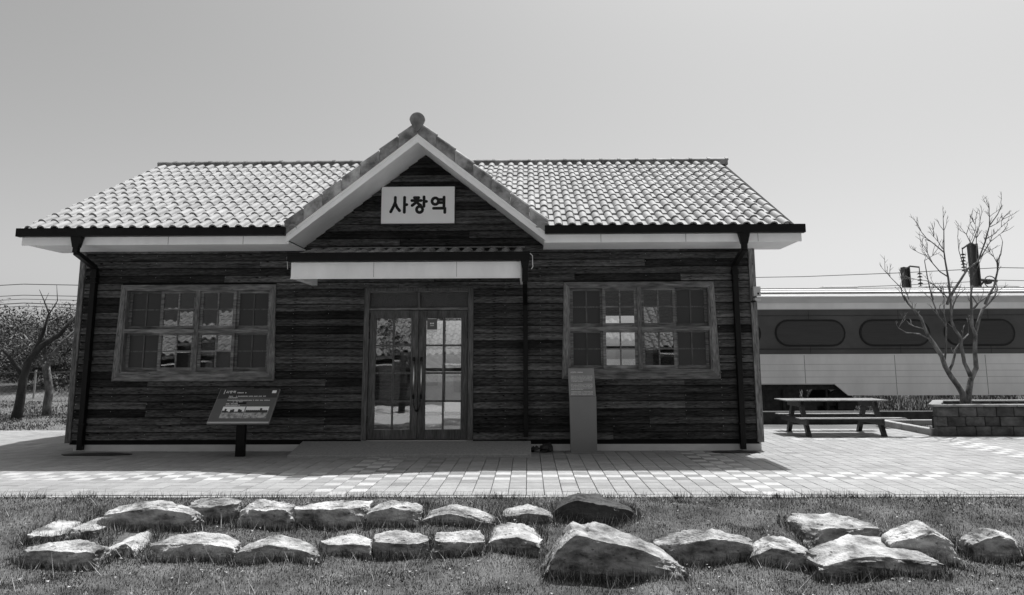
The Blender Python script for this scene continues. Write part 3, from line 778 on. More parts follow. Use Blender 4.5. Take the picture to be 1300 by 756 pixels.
for v_, ua, ub in ((.765, .19, .26), (.765, .31, .80), (.72, .19, .33), (.645, .19, .89), (.60, .28, .45), (.545, .19, .38), (.50, .19, .42)): tiny_text(tl, ua, ub, v_, .022, fpanel)
tl.build('lettering', PRNT, ip)

# ------------------------------------------------------------------ pylon sign
py = thing('sign_pylon', (.82, 11.45, 0), 'slim grey metal sign pylon with small white text', 'information sign')
X0, X1 = .60, 1.00
pl = MB().hexa([(X0+.025, 11.42, 0), (X1+.02, 11.42, 0), (X1+.02, 11.53, 0), (X0+.025, 11.53, 0), (X0+.012, 11.40, .84), (X1+.018, 11.40, .84), (X1+.018, 11.52, .84), (X0+.012, 11.52, .84)]).build('base', GREYP, py); bevel(pl, .004)
pu = MB().hexa([(X0+.010, 11.395, .842), (X1+.012, 11.395, .842), (X1+.018, 11.52, .842), (X0+.010, 11.52, .842), (X0, 11.44, 1.255), (X1-.008, 11.44, 1.255), (X1-.004, 11.50, 1.255), (X0, 11.50, 1.255)]).build('head', GREYL, py); bevel(pu, .004)
bevel(box('foot_plate', GREYP, py, X0-.04, X1+.11, 11.38, 11.57, .0, .012), .003)
tx = MB()
def fpy(mb, a, b, c, d):
    y = lambda z: 11.395+(z-.842)/(1.255-.842)*.045-.0015
    mb.hexa([(a, y(c), c), (b, y(c), c), (b, y(c)+.001, c), (a, y(c)+.001, c), (a, y(d), d), (b, y(d), d), (b, y(d)+.001, d), (a, y(d)+.001, d)])
for s_ in SYL:
    for ln in s_:
        P2 = [(X0+.04+(x-77)/300*.07, 1.205-(y-540)/85*.022) for x, y in ln]
        for p, q in zip(P2, P2[1:]):
            yy = lambda z: 11.395+(z-.842)/(.413)*.045-.002
            tx.tube([(p[0], yy(p[1]), p[1]), (q[0], yy(q[1]), q[1])], .0019, 4)
tiny_text(tx, X0+.12, X0+.22, 1.19, .012, fpy)
z = 1.135
for k in range(13):
    if k == 5: z -= .022
    if k == 10: z -= .015
    tiny_text(tx, X0+.04, X1-.035 if k not in (4, 9) else X0+.22, z, .007, fpy); z -= .0195
tx.build('lettering', PRNT, py)

# ------------------------------------------------------------------ stones
def stone(x0, x1, ytb, ytf, yb, mt=STONE, depth=.42, peak=None, seed=0, label='', sharp=.5, lift=0):
    """boulder filling photo columns x0..x1: flat-ish top between rows ytb (back) and ytf (front), foot at yb"""
    r = random.Random(seed*13+5)
    # find Y where the lawn is hit by the foot pixel
    best = min(((abs(at((x0+x1)/2, yb, Y).z-float(lawn_z(at((x0+x1)/2, yb, Y).x, Y))), Y) for Y in np.arange(4.6, 8.0, .01)))[1]
    Yf = best
    a = at(x0, ytf, Yf); b = at(x1, ytf, Yf); w = b.x-a.x; zt = a.z
    zb = float(lawn_z((a.x+b.x)/2, Yf))-.14
    # back depth so that the back edge shows at ytb
    dp = depth
    for q in np.arange(.12, .9, .02):
        if at((x0+x1)/2, ytb, Yf+q).z >= zt-.0: pass
        if at((x0+x1)/2, ytb, Yf+q).z > zt+.03+lift: dp = q; break
    dp = max(.25, min(dp*1.18, .80)); rise = .032 if ytf-ytb > 5 else .015
    cx = (a.x+b.x)/2; h = zt-zb; cz = (zt+zb)/2
    bm = bmesh.new(); bmesh.ops.create_cube(bm, size=1)
    bmesh.ops.subdivide_edges(bm, edges=bm.edges[:], cuts=25, use_grid_fill=True)
    # irregular facets: cut corners off with random planes
    planes = []
    for k in range(12):
        n = Vector((r.uniform(-1, 1), r.uniform(-1, .8), r.uniform(-.35, .25))).normalized(); planes.append((n, r.uniform(.56, .70)))
    for k in range(3):
        n = Vector((r.uniform(-.7, .7), r.uniform(-.2, .8), .8)).normalized(); planes.append((n, r.uniform(.56, .66)))
    planes.append((Vector((r.uniform(-.2, .2), -1, r.uniform(-.25, .05))).normalized(), .44))
    planes.append((Vector((r.uniform(-.10, .10), -.05, 1)).normalized(), .46))
    from mathutils import noise
    o_ = Vector((seed*3.7, seed*1.3, 0))
    for v_ in bm.verts:
        p = v_.co.copy()
        for n, d in planes:
            k = p.dot(n)-d
            if k > 0: p -= n*k*.92
        nz = noise.fractal(p*2.6+o_, .9, 2.1, 5)
        n2 = noise.noise(Vector((p.x*2, p.y*2, p.z*9))+o_)
        n3 = noise.fractal(p*8+o_, .7, 2.2, 5)
        q = Vector((p.x*2.6*max(1, w/.5), p.y*2.6, p.z*3.2))+o_
        dv = noise.voronoi(q)[0]; chip = (dv[1]-dv[0])            # facets split by cracks
        p += p.normalized()*(nz*.05+n3*.030-max(0, .16-chip)*.28+(dv[0]-.4)*.10) + Vector((0, 0, 1))*n2*.035
        if peak is not None and p.z > -.22:            # tilt of the top along x
            u = p.x+.5
            pk = peak[0]; hh = max(0.0, min(1.0, u/pk if u < pk else (1-u)/(1-pk)))
            p.z = -.22+(p.z+.22)*(peak[1]+(1-peak[1])*hh**.6)
        v_.co = p
    xs = [v_.co.x for v_ in bm.verts]; zs = [v_.co.z for v_ in bm.verts]; mn, mx = min(xs), max(xs); zm = max(zs)
    for v_ in bm.verts:
        p = v_.co
        kk = rise*max(0, p.y+.3)*min(1, max(0, p.z*3)); v_.co = ((p.x-(mn+mx)/2)/(mx-mn)*w*1.14, p.y*dp, (p.z/zm)*.5*h*1.10+kk)
    me = bpy.data.meshes.new('boulder'); bm.to_mesh(me); bm.free()
    me.polygons.foreach_set('use_smooth', [True]*len(me.polygons))
    try: me.set_sharp_from_angle(angle=R(24))
    except Exception: pass
    o = link('boulder', me, mt, None, loc=(cx, Yf+dp/2-.02, cz+.0), rot=(r.uniform(-.03, .05), 0, r.uniform(-.06, .06)))
    tag(o, label, 'boulder', 'boulders laid in rows in the grass')
    STN.append((cx, Yf+dp/2, w/2, dp/2)); return o
STN = []
U = 'in the upper stone row'; Lr = 'in the lower stone row'
SD = [
 (128, 243, 627, 645, 672, STONE, (.55, .7), 'large broad boulder at the left end of the upper stone row'),
 (236, 300, 633, 642, 662, STONE, None, 'low half buried boulder right of the big left boulder in the upper row'),
 (303, 370, 637, 645, 672, STONE, None, 'flat topped boulder, third from the left in the upper stone row'),
 (372, 463, 634, 645, 671, STONE, None, 'long flat boulder below the left corner of the door ramp'),
 (468, 531, 634, 644, 668, STONE, (.45, .75), 'compact boulder left of the pointed bright one in the upper row'),
 (534, 626, 629, 649, 668, STONE, (.4, .55), 'pointed boulder with a wide bright top in the upper row'),
 (637, 705, 637, 651, 664, STONE, (.5, .7), 'low pale boulder touching the black boulder from the left'),
 (705, 803, 625, 635, 666, STONED, (.3, .55), 'black slanting boulder at the right end of the upper row'),
 (33, 74, 674, 678, 688, STONE, None, 'small low stone left of the narrow flat stone at far left'),
 (82, 126, 668, 672, 684, STONE, None, 'narrow flat stone above the big corner slab at far left'),
 (24, 120, 688, 699, 722, STONE, None, 'big pale slab in the lower left corner'),
 (127, 176, 682, 690, 707, STONE, (.7, .5), 'small rough stone beside the lower left corner slab'),
 (192, 297, 678, 688, 711, STONE, (.55, .75), 'long cracked boulder below the left end of the upper row'),
 (302, 397, 680, 692, 712, STONE, (.45, .6), 'humped boulder with a bright right slope in the lower row'),
 (408, 468, 676, 690, 706, STONE, None, 'blocky boulder right of the humped one in the lower row'),
 (475, 541, 675, 687, 708, STONE, None, 'square dark fronted boulder in the middle of the lower row'),
 (549, 612, 674, 687, 707, STONE, None, 'rounded two tone boulder below the pointed boulder'),
 (620, 685, 674, 682, 704, STONE, (.6, .7), 'dark fronted boulder at the right end of the lower row'),
 (697, 862, 671, 680, 740, STONE, (.2, .28), 'largest boulder, peaked on its left, in the bottom foreground'),
 (838, 951, 674, 683, 719, STONE, (.6, .85), 'flat topped square boulder right of the largest one'),
 (957, 1037, 682, 695, 721, STONE, (.3, .6), 'low bright boulder between the square boulder and the table shaped one'),
 (1022, 1114, 663, 668, 697, STONE, (.5, .9), 'table shaped boulder with a thin bright top in the right grass'),
 (1047, 1196, 697, 704, 730, STONE, (.35, .7), 'wide flat slab at the bottom right of the grass'),
 (1130, 1213, 660, 676, 714, STONE, (.65, .65), 'tall jagged boulder behind the wide bottom right slab'),
 (1234, 1300, 667, 680, 716, STONE, (.5, .7), 'dark boulder cut off by the right edge of the picture'),
]
for i, (x0, x1, tb, tf2, yb, mt, pk, lb) in enumerate(SD): stone(x0, x1, tb, tf2, yb, mt, peak=pk, seed=i+1, label=lb)

# ------------------------------------------------------------------ grass
def blades(n, xr, yr, hl, hh, wd_, fz, tone, mask=None, lean=.6):
    x = rng.uniform(*xr, n); y = rng.uniform(*yr, n)
    if mask is not None: k = mask(x, y); x, y = x[k], y[k]
    n = len(x); z = fz(x, y)-.004; h = rng.uniform(hl, hh, n)*rng.uniform(.5, 1.2, n); a = rng.uniform(0, 2*np.pi, n); w = wd_*rng.uniform(.6, 1.3, n)
    dx = np.cos(a)*w; dy = np.sin(a)*w; b = rng.uniform(0, 2*np.pi, n); l = h*rng.uniform(0, lean, n)
    A = np.stack([x-dx, y-dy, z], -1); Bp = np.stack([x+dx, y+dy, z], -1); T = np.stack([x+np.cos(b)*l, y+np.sin(b)*l, z+h], -1)
    return np.stack([A, Bp, T], 1).reshape(-1, 3), tone(x, y, n)
def gtone(x, y, n):
    p = .5+.5*np.sin(x*1.7+y*2.9+np.sin(x*.9)*2)*np.sin(y*3.7-x*1.1); p = np.clip(p+.35*np.sin(x*6.3+2*np.sin(y*5))*np.sin(y*7.1+x*2), 0, 1)*np.where(y > 7.55, .45, 1)
    b = np.where(rng.random(n) < .05+.5*p**1.7, rng.uniform(.28, .68, n), rng.uniform(.02, .10, n)); return b
def off_stone(x, y):
    k = np.ones(len(x), bool)
    for cx, cy, w, d in STN: k &= ~((np.abs(x-cx) < w*.82) & (np.abs(y-cy) < d*.8))
    return k
def near_stone(x, y):
    k = np.zeros(len(x), bool)
    for cx, cy, w, d in STN: k |= (np.abs(x-cx) < w+.08) & (np.abs(y-cy) < d+.10)
    return k & off_stone(x, y)
V1, T1 = blades(300000, (-7.5, 7.5), (4.9, 7.99), .010, .034, .0030, lawn_z, gtone, off_stone)
V2, T2 = blades(85000, (-7, 7), (5.2, 7.7), .05, .13, .003, lawn_z, lambda x, y, n: np.where(rng.random(n) < .22, rng.uniform(.25, .5, n), rng.uniform(.02, .09, n)), near_stone)
V3, T3 = blades(40000, (-8, 8), (3.2, 5.0), .03, .06, .004, lawn_z, gtone)
V4, T4 = blades(2500, (-7, 7), (7.93, 8.02), .04, .09, .003, lambda x, y: np.full(len(x), -.02), gtone)
V5, T5 = blades(2600, (-7, 7), (5.3, 7.9), .08, .17, .0028, lawn_z, lambda x, y, n: rng.uniform(.2, .5, n), off_stone, 1.2)
fx = []; fy = []
for cx_, cy_, w_, d_ in STN:
    k = int(420*w_*2); fx.append(rng.uniform(cx_-w_*1.05, cx_+w_*1.05, k)); fy.append(cy_-d_-.02+rng.normal(0, .03, k))
    k = 140
    for sg_ in (-1, 1): fx.append(cx_+sg_*w_*1.02+rng.normal(0, .035, k)); fy.append(rng.uniform(cy_-d_, cy_+d_*.8, k))
for k in range(26):
    c_ = rng.uniform(-6.5, 6.5); q = int(rng.integers(15, 90)); fx.append(c_+rng.normal(0, rng.uniform(.03, .16), q)); fy.append(np.minimum(7.985, 7.95+rng.normal(0, .02, q)))
fx = np.concatenate(fx); fy = np.concatenate(fy)
V6, T6 = blades(len(fx), (0, 1), (0, 1), .03, .10, .0032, lambda x, y: lawn_z(x, y), lambda x, y, n: np.where(rng.random(n) < .3, rng.uniform(.25, .6, n), rng.uniform(.02, .12, n)), None, .9)
V6 = V6.reshape(-1, 3, 3); sh = np.stack([fx, fy], -1)-V6[:, :2, :2].mean(1); z_old = V6[:, 0, 2].copy(); V6[:, :, :2] += sh[:, None, :]; V6[:, :, 2] += (lawn_z(fx, fy)-z_old)[:, None]; V6 = V6.reshape(-1, 3)
n_l = 2600; lx = rng.uniform(-6.5, 6.5, n_l); ly = rng.uniform(5.4, 7.95, n_l); la = rng.uniform(0, 6.28, n_l); ls = rng.uniform(.006, .017, n_l); lz = lawn_z(lx, ly)+rng.uniform(.008, .03, n_l)
V7 = np.stack([np.stack([lx+ls*np.cos(la+o_), ly+ls*np.sin(la+o_)*(1 if o_ else .5), lz+rng.uniform(-.004, .006, n_l)], -1) for o_ in (0, 2.1, 4.2)], 1).reshape(-1, 3); T7 = rng.uniform(.15, .42, n_l)*np.where(rng.random(n_l) < .5, .2, 1)
tag(tris('lawn_grass', np.concatenate([V1, V2, V3, V4, V5, V6, V7]), np.concatenate([T1, T2, T3, T4, T5, T6, T7]), GRASSM), 'short dry grass and tufts between and before the boulders', 'grass', kind='stuff')
Vb, Tb = blades(45000, (4, 22), (25.4, 28.4), .06, .22, .018, rear_z, lambda x, y, n: np.where(rng.random(n) < .3, rng.uniform(.2, .4, n), rng.uniform(.02, .10, n)))
Vc, Tc = blades(22000, (-16, -8), (15.3, 22), .02, .07, .012, rear_z, lambda x, y, n: np.where(rng.random(n) < .3, rng.uniform(.2, .4, n), rng.uniform(.03, .10, n)))
Vd, Td = blades(2500, (7.46, 9.6), (13.95, 16.0), .02, .06, .006, lambda x, y: np.full(len(x), -.01), gtone)
tag(tris('bank_grass', np.concatenate([Vb, Vc, Vd]), np.concatenate([Tb, Tc, Td]), GRASSM), 'rough grass on the bank beyond the track and under the trees', 'grass', kind='stuff')

# ------------------------------------------------------------------ railway
tag(MB().box(-6, 40, 17.2, 26.2, -.66, -.56).build('track_bed', BALL), kind='structure')
tag(bevel(MB().box(-5, 26, 16.52, 16.72, -.62, at(1100, 522.5, 16.52).z).build('track_edge', DARKM), .01), kind='structure')
RZ = -.42; TYN, TYF = 22.75, 24.2
tr = thing('railway_track', (14, (TYN+TYF)/2, -.56), 'rails on sleepers under the parked passenger coach', 'track')
for y in (TYN, TYF):
    box('rail', DARKM, tr, -5, 38, y-.033, y+.033, -.50, RZ); 
for k in range(40): box('sleeper', CONC, tr, 4+k*.65, 4.25+k*.65, 22.3, 24.7, -.585, -.50)
# coach
CX0, CX1 = 4.3, 27.5; CYN, CYF = 22.1, 24.9; 
zf = lambda y: at(1000, y, CYN).z
co = thing('passenger_coach', ((CX0+CX1)/2, 23.5, RZ), 'silent railway coach with a dark window band and pale lower side', 'train coach')
z_sk, z_db, z_dt, z_ro, z_top = zf(502.5), zf(450), zf(393.5), zf(385), zf(366)
z_ar = zf(488.5); xa = at(1060, 488, CYN).x; xb = at(1077, 502, CYN).x
def side(y0, y1):
    return MB().prism([(CX0, 0, z_ar), (xa, 0, z_ar), (xb, 0, z_sk), (CX1-5, 0, z_sk), (CX1-4.4, 0, z_ar), (CX1, 0, z_ar), (CX1, 0, z_db), (CX0, 0, z_db)], (0, y0, 0), (0, y1, 0))
body = side(CYN, CYN+.06).build('lower_side', TRW, co); side(CYF-.06, CYF).build('lower_side', TRW, co)
for z in (zf(463), zf(471), zf(479), zf(487.5)): box('rib', TRR, body, CX0, CX1, CYN-.005, CYN-.001, z-.006, z+.006)
box('belt_rail', TRW, body, CX0, CX1, CYN-.02, CYN-.002, z_db-.025, z_db-.004)
box('skirt_rail', TRR, body, CX0, xa, CYN-.02, CYN-.002, z_ar, z_ar+.03)
ub = box('upper_body', TRD, co, CX0, CX1, CYN+.004, CYF-.004, z_db, z_ro)
box('drip_rail', TRR, co, CX0, CX1, CYN-.02, CYN+.003, z_dt, z_dt+.02)
box('grey_band', TRW, co, CX0, CX1, CYN-.006, CYN+.0035, z_dt+.021, z_ro)
box('lower_bead', DARKM, co, CX0, CX1, CYN-.01, CYN+.003, zf(444), zf(443))
for zz in (zf(401),): box('upper_bead', DARKM, co, CX0, CX1, CYN-.01, CYN+.003, zz-.006, zz+.006)
fl = box('floor', DARKM, co, CX0+.05, CX1-.05, CYN+.07, CYF-.07, z_ar-.0, z_ar+.15)
for k in range(9):
    xs_ = CX0+1.15+k*2.63
    box('panel_seam', DARKM, body, xs_, xs_+.010, CYN-.004, CYN-.0005, z_sk+.02 if xs_ > xb else z_ar+.02, z_db-.03)
    box('upper_seam', DARKM, ub, xs_+.2, xs_+.212, CYN-.001, CYN+.0035, z_db+.01, z_dt-.01)
n = 14; pr = []
ztop = at(1000, 366, 23.3).z
for k in range(n+1):
    a = math.pi*k/n; pr.append((0, 23.5-(1.42)*math.cos(a), z_ro-.0+(ztop-z_ro)*math.sin(a)**.7))
rf = MB().prism(pr, (CX0, 0, 0), (CX1, 0, 0)).build('roof', TRR, co)
for k in (1, 2, 3, 4):
    p = pr[k]; MB().tube([(CX0, p[1], p[2]), (CX1, p[1], p[2])], .025, 6).build('roof_rib', TRW if k % 2 else TRD, rf)
for k in range(7): bevel(box('roof_vent', TRR, rf, 6+k*3.2, 7.1+k*3.2, 23.2, 23.8, ztop-.03, ztop+.05), .02)
w0 = at(985, 408, CYN).x; w1 = at(1072, 438, CYN).x; wz1 = zf(408.5); wz0 = zf(438); pitch = at(1092, 408, CYN).x-w0
def stadium(x0, x1, z0, z1, g=0, n=10):
    r = (z1-z0)/2+g; cz = (z0+z1)/2; pts = []
    for k in range(n+1): A = -math.pi/2+math.pi*k/n; pts.append((x1-(z1-z0)/2+r*math.cos(A), 0, cz+r*math.sin(A)))
    for k in range(n+1): A = math.pi/2+math.pi*k/n; pts.append((x0+(z1-z0)/2+r*math.cos(A), 0, cz+r*math.sin(A)))
    return pts
for k in range(-1, 8):
    xx = w0+pitch*k
    if xx < CX0+.1 or xx+2.3 > CX1: continue
    wn = MB().prism(stadium(xx, xx+(w1-w0), wz0, wz1, .055), (0, CYN-.012, 0), (0, CYN+.003, 0)).build('window', INK, co)
    MB().prism(stadium(xx, xx+(w1-w0), wz0, wz1), (0, CYN-.020, 0), (0, CYN-.013, 0)).build('pane', TRG, wn)
for bx in (8.1, CX1-3.2):
    bo = MB().box(bx-1.7, bx+1.7, CYN+.42, CYN+.56, -.02, .12).box(bx-.35, bx+.35, CYN+.2, CYN+.6, -.15, .16).box(bx-1.5, bx-1.0, CYN+.3, CYN+.6, -.12, .08).box(bx+1.0, bx+1.5, CYN+.3, CYN+.6, -.12, .08)
    for q in (-.7, .7): bo.tube([(bx+q, CYN+.42, -.1), (bx+q, CYN+.42, .16)], .09, 8)
    bg_ = bo.build('bogie', DARKM, co)
    for q in (-1.2, 1.2):
        for yy in (TYN, TYF):
            MB().tube([(bx+q, yy-.06, RZ+.43), (bx+q, yy+.06, RZ+.43)], .43, 24).build('wheel', DARKM, bg_)
        MB().tube([(bx+q, TYN, RZ+.43), (bx+q, TYF, RZ+.43)], .08, 8).build('axle', DARKM, bg_)
for xx in (12.2, 15.0, 18.4): bevel(box('equipment_box', DARKM, co, xx, xx+1.6, CYN+.5, CYF-.5, z_sk+.0, z_ar), .02)

box('underframe', DARKM, co, CX0+.1, at(1012, 488, CYN+.5).x, CYN+.35, CYF-.35, -.16, z_ar-.002)
box('sole_bar', DARKM, co, CX0+.1, xa+.3, CYN+.25, CYN+.33, z_ar-.16, z_ar-.003)
for q in range(7): MB().tube([(5.0+q*.63, CYN+.3, -.30+.05*(q % 3)), (5.0+q*.63, CYN+.3, z_ar-.02)], .04+.02*(q % 2), 8).build('brake_gear', DARKM, co)
# overhead masts
def mast(xt0, xt1, yt, Y, flip, label):
    a = at(xt0, yt, Y); b = at(xt1, yt, Y); w = b.x-a.x; cx = (a.x+b.x)/2; zt = a.z; zg = float(rear_z(cx, Y))-.2
    t = thing('catenary_mast', (cx, Y, zg), label, 'mast', 'overhead line masts behind the coach')
    h = MB().box(cx-w/2, cx+w/2, Y-.02, Y+.02, zg, zt).box(cx-w/2, cx-w/2+.04, Y-.14, Y-.021, zg, zt).box(cx+w/2-.04, cx+w/2, Y-.14, Y-.021, zg, zt).box(cx-w/2, cx-w/2+.04, Y+.021, Y+.14, zg, zt).box(cx+w/2-.04, cx+w/2, Y+.021, Y+.14, zg, zt)
    h.build('pole', POST, t)
    s = flip; ix = cx+s*(w/2+.36)
    MB().tube([(cx-s*w*.3, Y-.15, zt-.1), (cx+s*w/2, Y-.15, zt+.02), (ix, Y-.15, zt-.02 if s > 0 else zt-.22)], .035, 6).build('bracket', POST, t)
    it = MB(); z0 = zt-.22 if s < 0 else zt-.05
    it.tube([(ix, Y-.15, z0+.05), (ix, Y-.15, z0-1.0)], .018, 6)
    for k in range(6): it.tube([(ix, Y-.15, z0-.2-k*.13), (ix, Y-.15, z0-.25-k*.13)], [.05, .11], 10)
    it.build('insulator', BARKD, t)
    return t, cx, zt, ix
mast(1145, 1153, 339.5, 30, 1, 'distant grey steel mast with hanging insulator above the coach')
t2, cx2, zt2, _ = mast(1229.5, 1238.5, 310, 30, -1, 'near tall steel mast with insulator and pulley seen through the bare tree')
mb = MB(); c0 = at(1257, 358, 30); c1 = at(1240, 355, 30); c2 = at(1241, 366, 30); c3 = at(1266, 357, 30)
mb.tube([c1, c3], .05, 6); mb.tube([c2, at(1250, 357, 30)], .04, 6)
for k in range(16):
    a0, a1 = 2*math.pi*k/16, 2*math.pi*(k+1)/16; mb.tube([c0+Vector((math.cos(a0)*.23, 0, math.sin(a0)*.23)), c0+Vector((math.cos(a1)*.23, 0, math.sin(a1)*.23))], .022, 4)
mb.tube([c0+Vector((-.07, -.1, 0)), c0+Vector((-.07, .1, 0))], .1, 8)
mb.build('tension_pulley', POST, t2)
wi = 0
for (xa_, ya_, xb_, yb_, th_, lb) in ((30, 361, 1271, 340, .016, 'top overhead wire'), (30, 375, 1271, 356, .014, 'second overhead wire'), (30, 380, 1271, 363.5, .012, 'third overhead wire'),
                             (30, 385, 1000, 372, .018, 'fourth overhead wire'), (30, 389, 1000, 376, .014, 'lowest overhead wire')):
    a = at(xa_, ya_, 31); b = at(xb_, yb_, 31); d = b-a; pts = [a+d*(t/10) + Vector((0, 0, -.25*math.sin(math.pi*(t % 5)/5))) for t in range(-8, 19)]
    tag(MB().tube(pts, th_, 4).build('overhead_wire', POST), lb+' of the five spanning behind the station', 'wire')

# ------------------------------------------------------------------ picnic table
pt = thing('picnic_table', (5.75, 14.25, 0), 'dark timber picnic table with attached benches right of the station', 'picnic table')
tz = at(1050, 507, 14.25).z; bz = at(1050, 530, 13.85).z
tx0 = at(990, 507, 14.25).x; tx1 = at(1117, 507, 14.25).x
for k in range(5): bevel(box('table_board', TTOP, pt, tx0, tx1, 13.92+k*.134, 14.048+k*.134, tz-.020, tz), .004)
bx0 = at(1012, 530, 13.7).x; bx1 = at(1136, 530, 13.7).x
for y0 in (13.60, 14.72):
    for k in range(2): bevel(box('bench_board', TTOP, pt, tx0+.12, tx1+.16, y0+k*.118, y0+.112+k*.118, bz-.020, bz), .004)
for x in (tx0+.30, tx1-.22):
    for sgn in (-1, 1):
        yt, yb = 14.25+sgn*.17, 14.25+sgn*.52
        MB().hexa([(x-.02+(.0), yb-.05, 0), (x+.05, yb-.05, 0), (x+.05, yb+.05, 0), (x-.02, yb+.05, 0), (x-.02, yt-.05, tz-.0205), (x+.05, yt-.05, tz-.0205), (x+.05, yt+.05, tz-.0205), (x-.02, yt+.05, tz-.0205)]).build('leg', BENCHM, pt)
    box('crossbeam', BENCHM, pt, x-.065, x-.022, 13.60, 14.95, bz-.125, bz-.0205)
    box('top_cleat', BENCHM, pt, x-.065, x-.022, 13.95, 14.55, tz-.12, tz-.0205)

# ------------------------------------------------------------------ planter and bare tree
pz = at(1230, 514, 13.75).z
pn = thing('stone_planter', (8.6, 14.6, 0), 'low stone block planter at the right edge holding the bare tree', 'planter')
FLx, BLx, FRx, BRx, PYF, PYB = 7.34, 8.15, 9.9, 10.6, 13.75, 15.3
MB().prism([(FLx+.2, PYF+.15, 0), (FRx-.1, PYF+.15, 0), (BRx-.2, PYB-.15, 0), (BLx+.15, PYB-.15, 0)], (0, 0, .0), (0, 0, pz-.09)).build('planter_soil', SOIL, pn)
def course(p, q, th, z0, z1, off, name='block', mt=BLOCK):
    p = Vector((p[0], p[1], 0)); q = Vector((q[0], q[1], 0)); d = (q-p); L_ = d.length; d.normalize(); nrm = Vector((-d.y, d.x, 0))
    s = 0; first = True
    while s < L_-.01:
        l = random.uniform(.24, .42) if not first else off; first = False
        e = min(s+l, L_)
        if L_-e < .12: e = L_
        g = .005; o = random.uniform(-.012, .008)
        a = p+d*(s+g)+nrm*o; b = p+d*(e-g)+nrm*o; w = nrm*th
        bl = MB().hexa([a+Vector((0, 0, z0+g)), b+Vector((0, 0, z0+g)), b+w+Vector((0, 0, z0+g)), a+w+Vector((0, 0, z0+g)), a+Vector((0, 0, z1)), b+Vector((0, 0, z1)), b+w+Vector((0, 0, z1)), a+w+Vector((0, 0, z1))]).build(name, mt, pn)
        bevel(bl, .012, 2); s = e
hz = (pz-.045)/3
for c in range(3):
    course((FLx, PYF), (FRx, PYF), .15, c*hz, (c+1)*hz, (.33, .18, .40)[c])
    course((BLx, PYB), (FLx+.02, PYF+.156), .15, c*hz, (c+1)*hz, (.2, .33, .25)[c])
    course((BRx, PYB), (BLx+.17, PYB), .15, c*hz, (c+1)*hz, (.3, .2, .35)[c])
course((FLx-.06, PYF-.03), (FRx, PYF-.03), .22, 3*hz, pz, .9, 'cap_stone', CAPM)
course((BLx-.05, PYB+.02), (FLx-.03, PYF+.20), .20, 3*hz, pz-.003, .9, 'cap_stone', CAPM)
course((BRx, PYB+.04), (BLx, PYB+.04), .22, 3*hz, pz-.002, .9, 'cap_stone', CAPM)
TY = 14.35
bt = thing('bare_tree', (at(1226, 520, TY).x, TY, pz-.1), 'leafless many stemmed tree growing out of the stone planter', 'tree')
za_ = lambda x, y: (1130+x/4.876, 375+y/4.876)
zb_ = lambda x, y: (1130+x/6.3, 255+y/6.3)
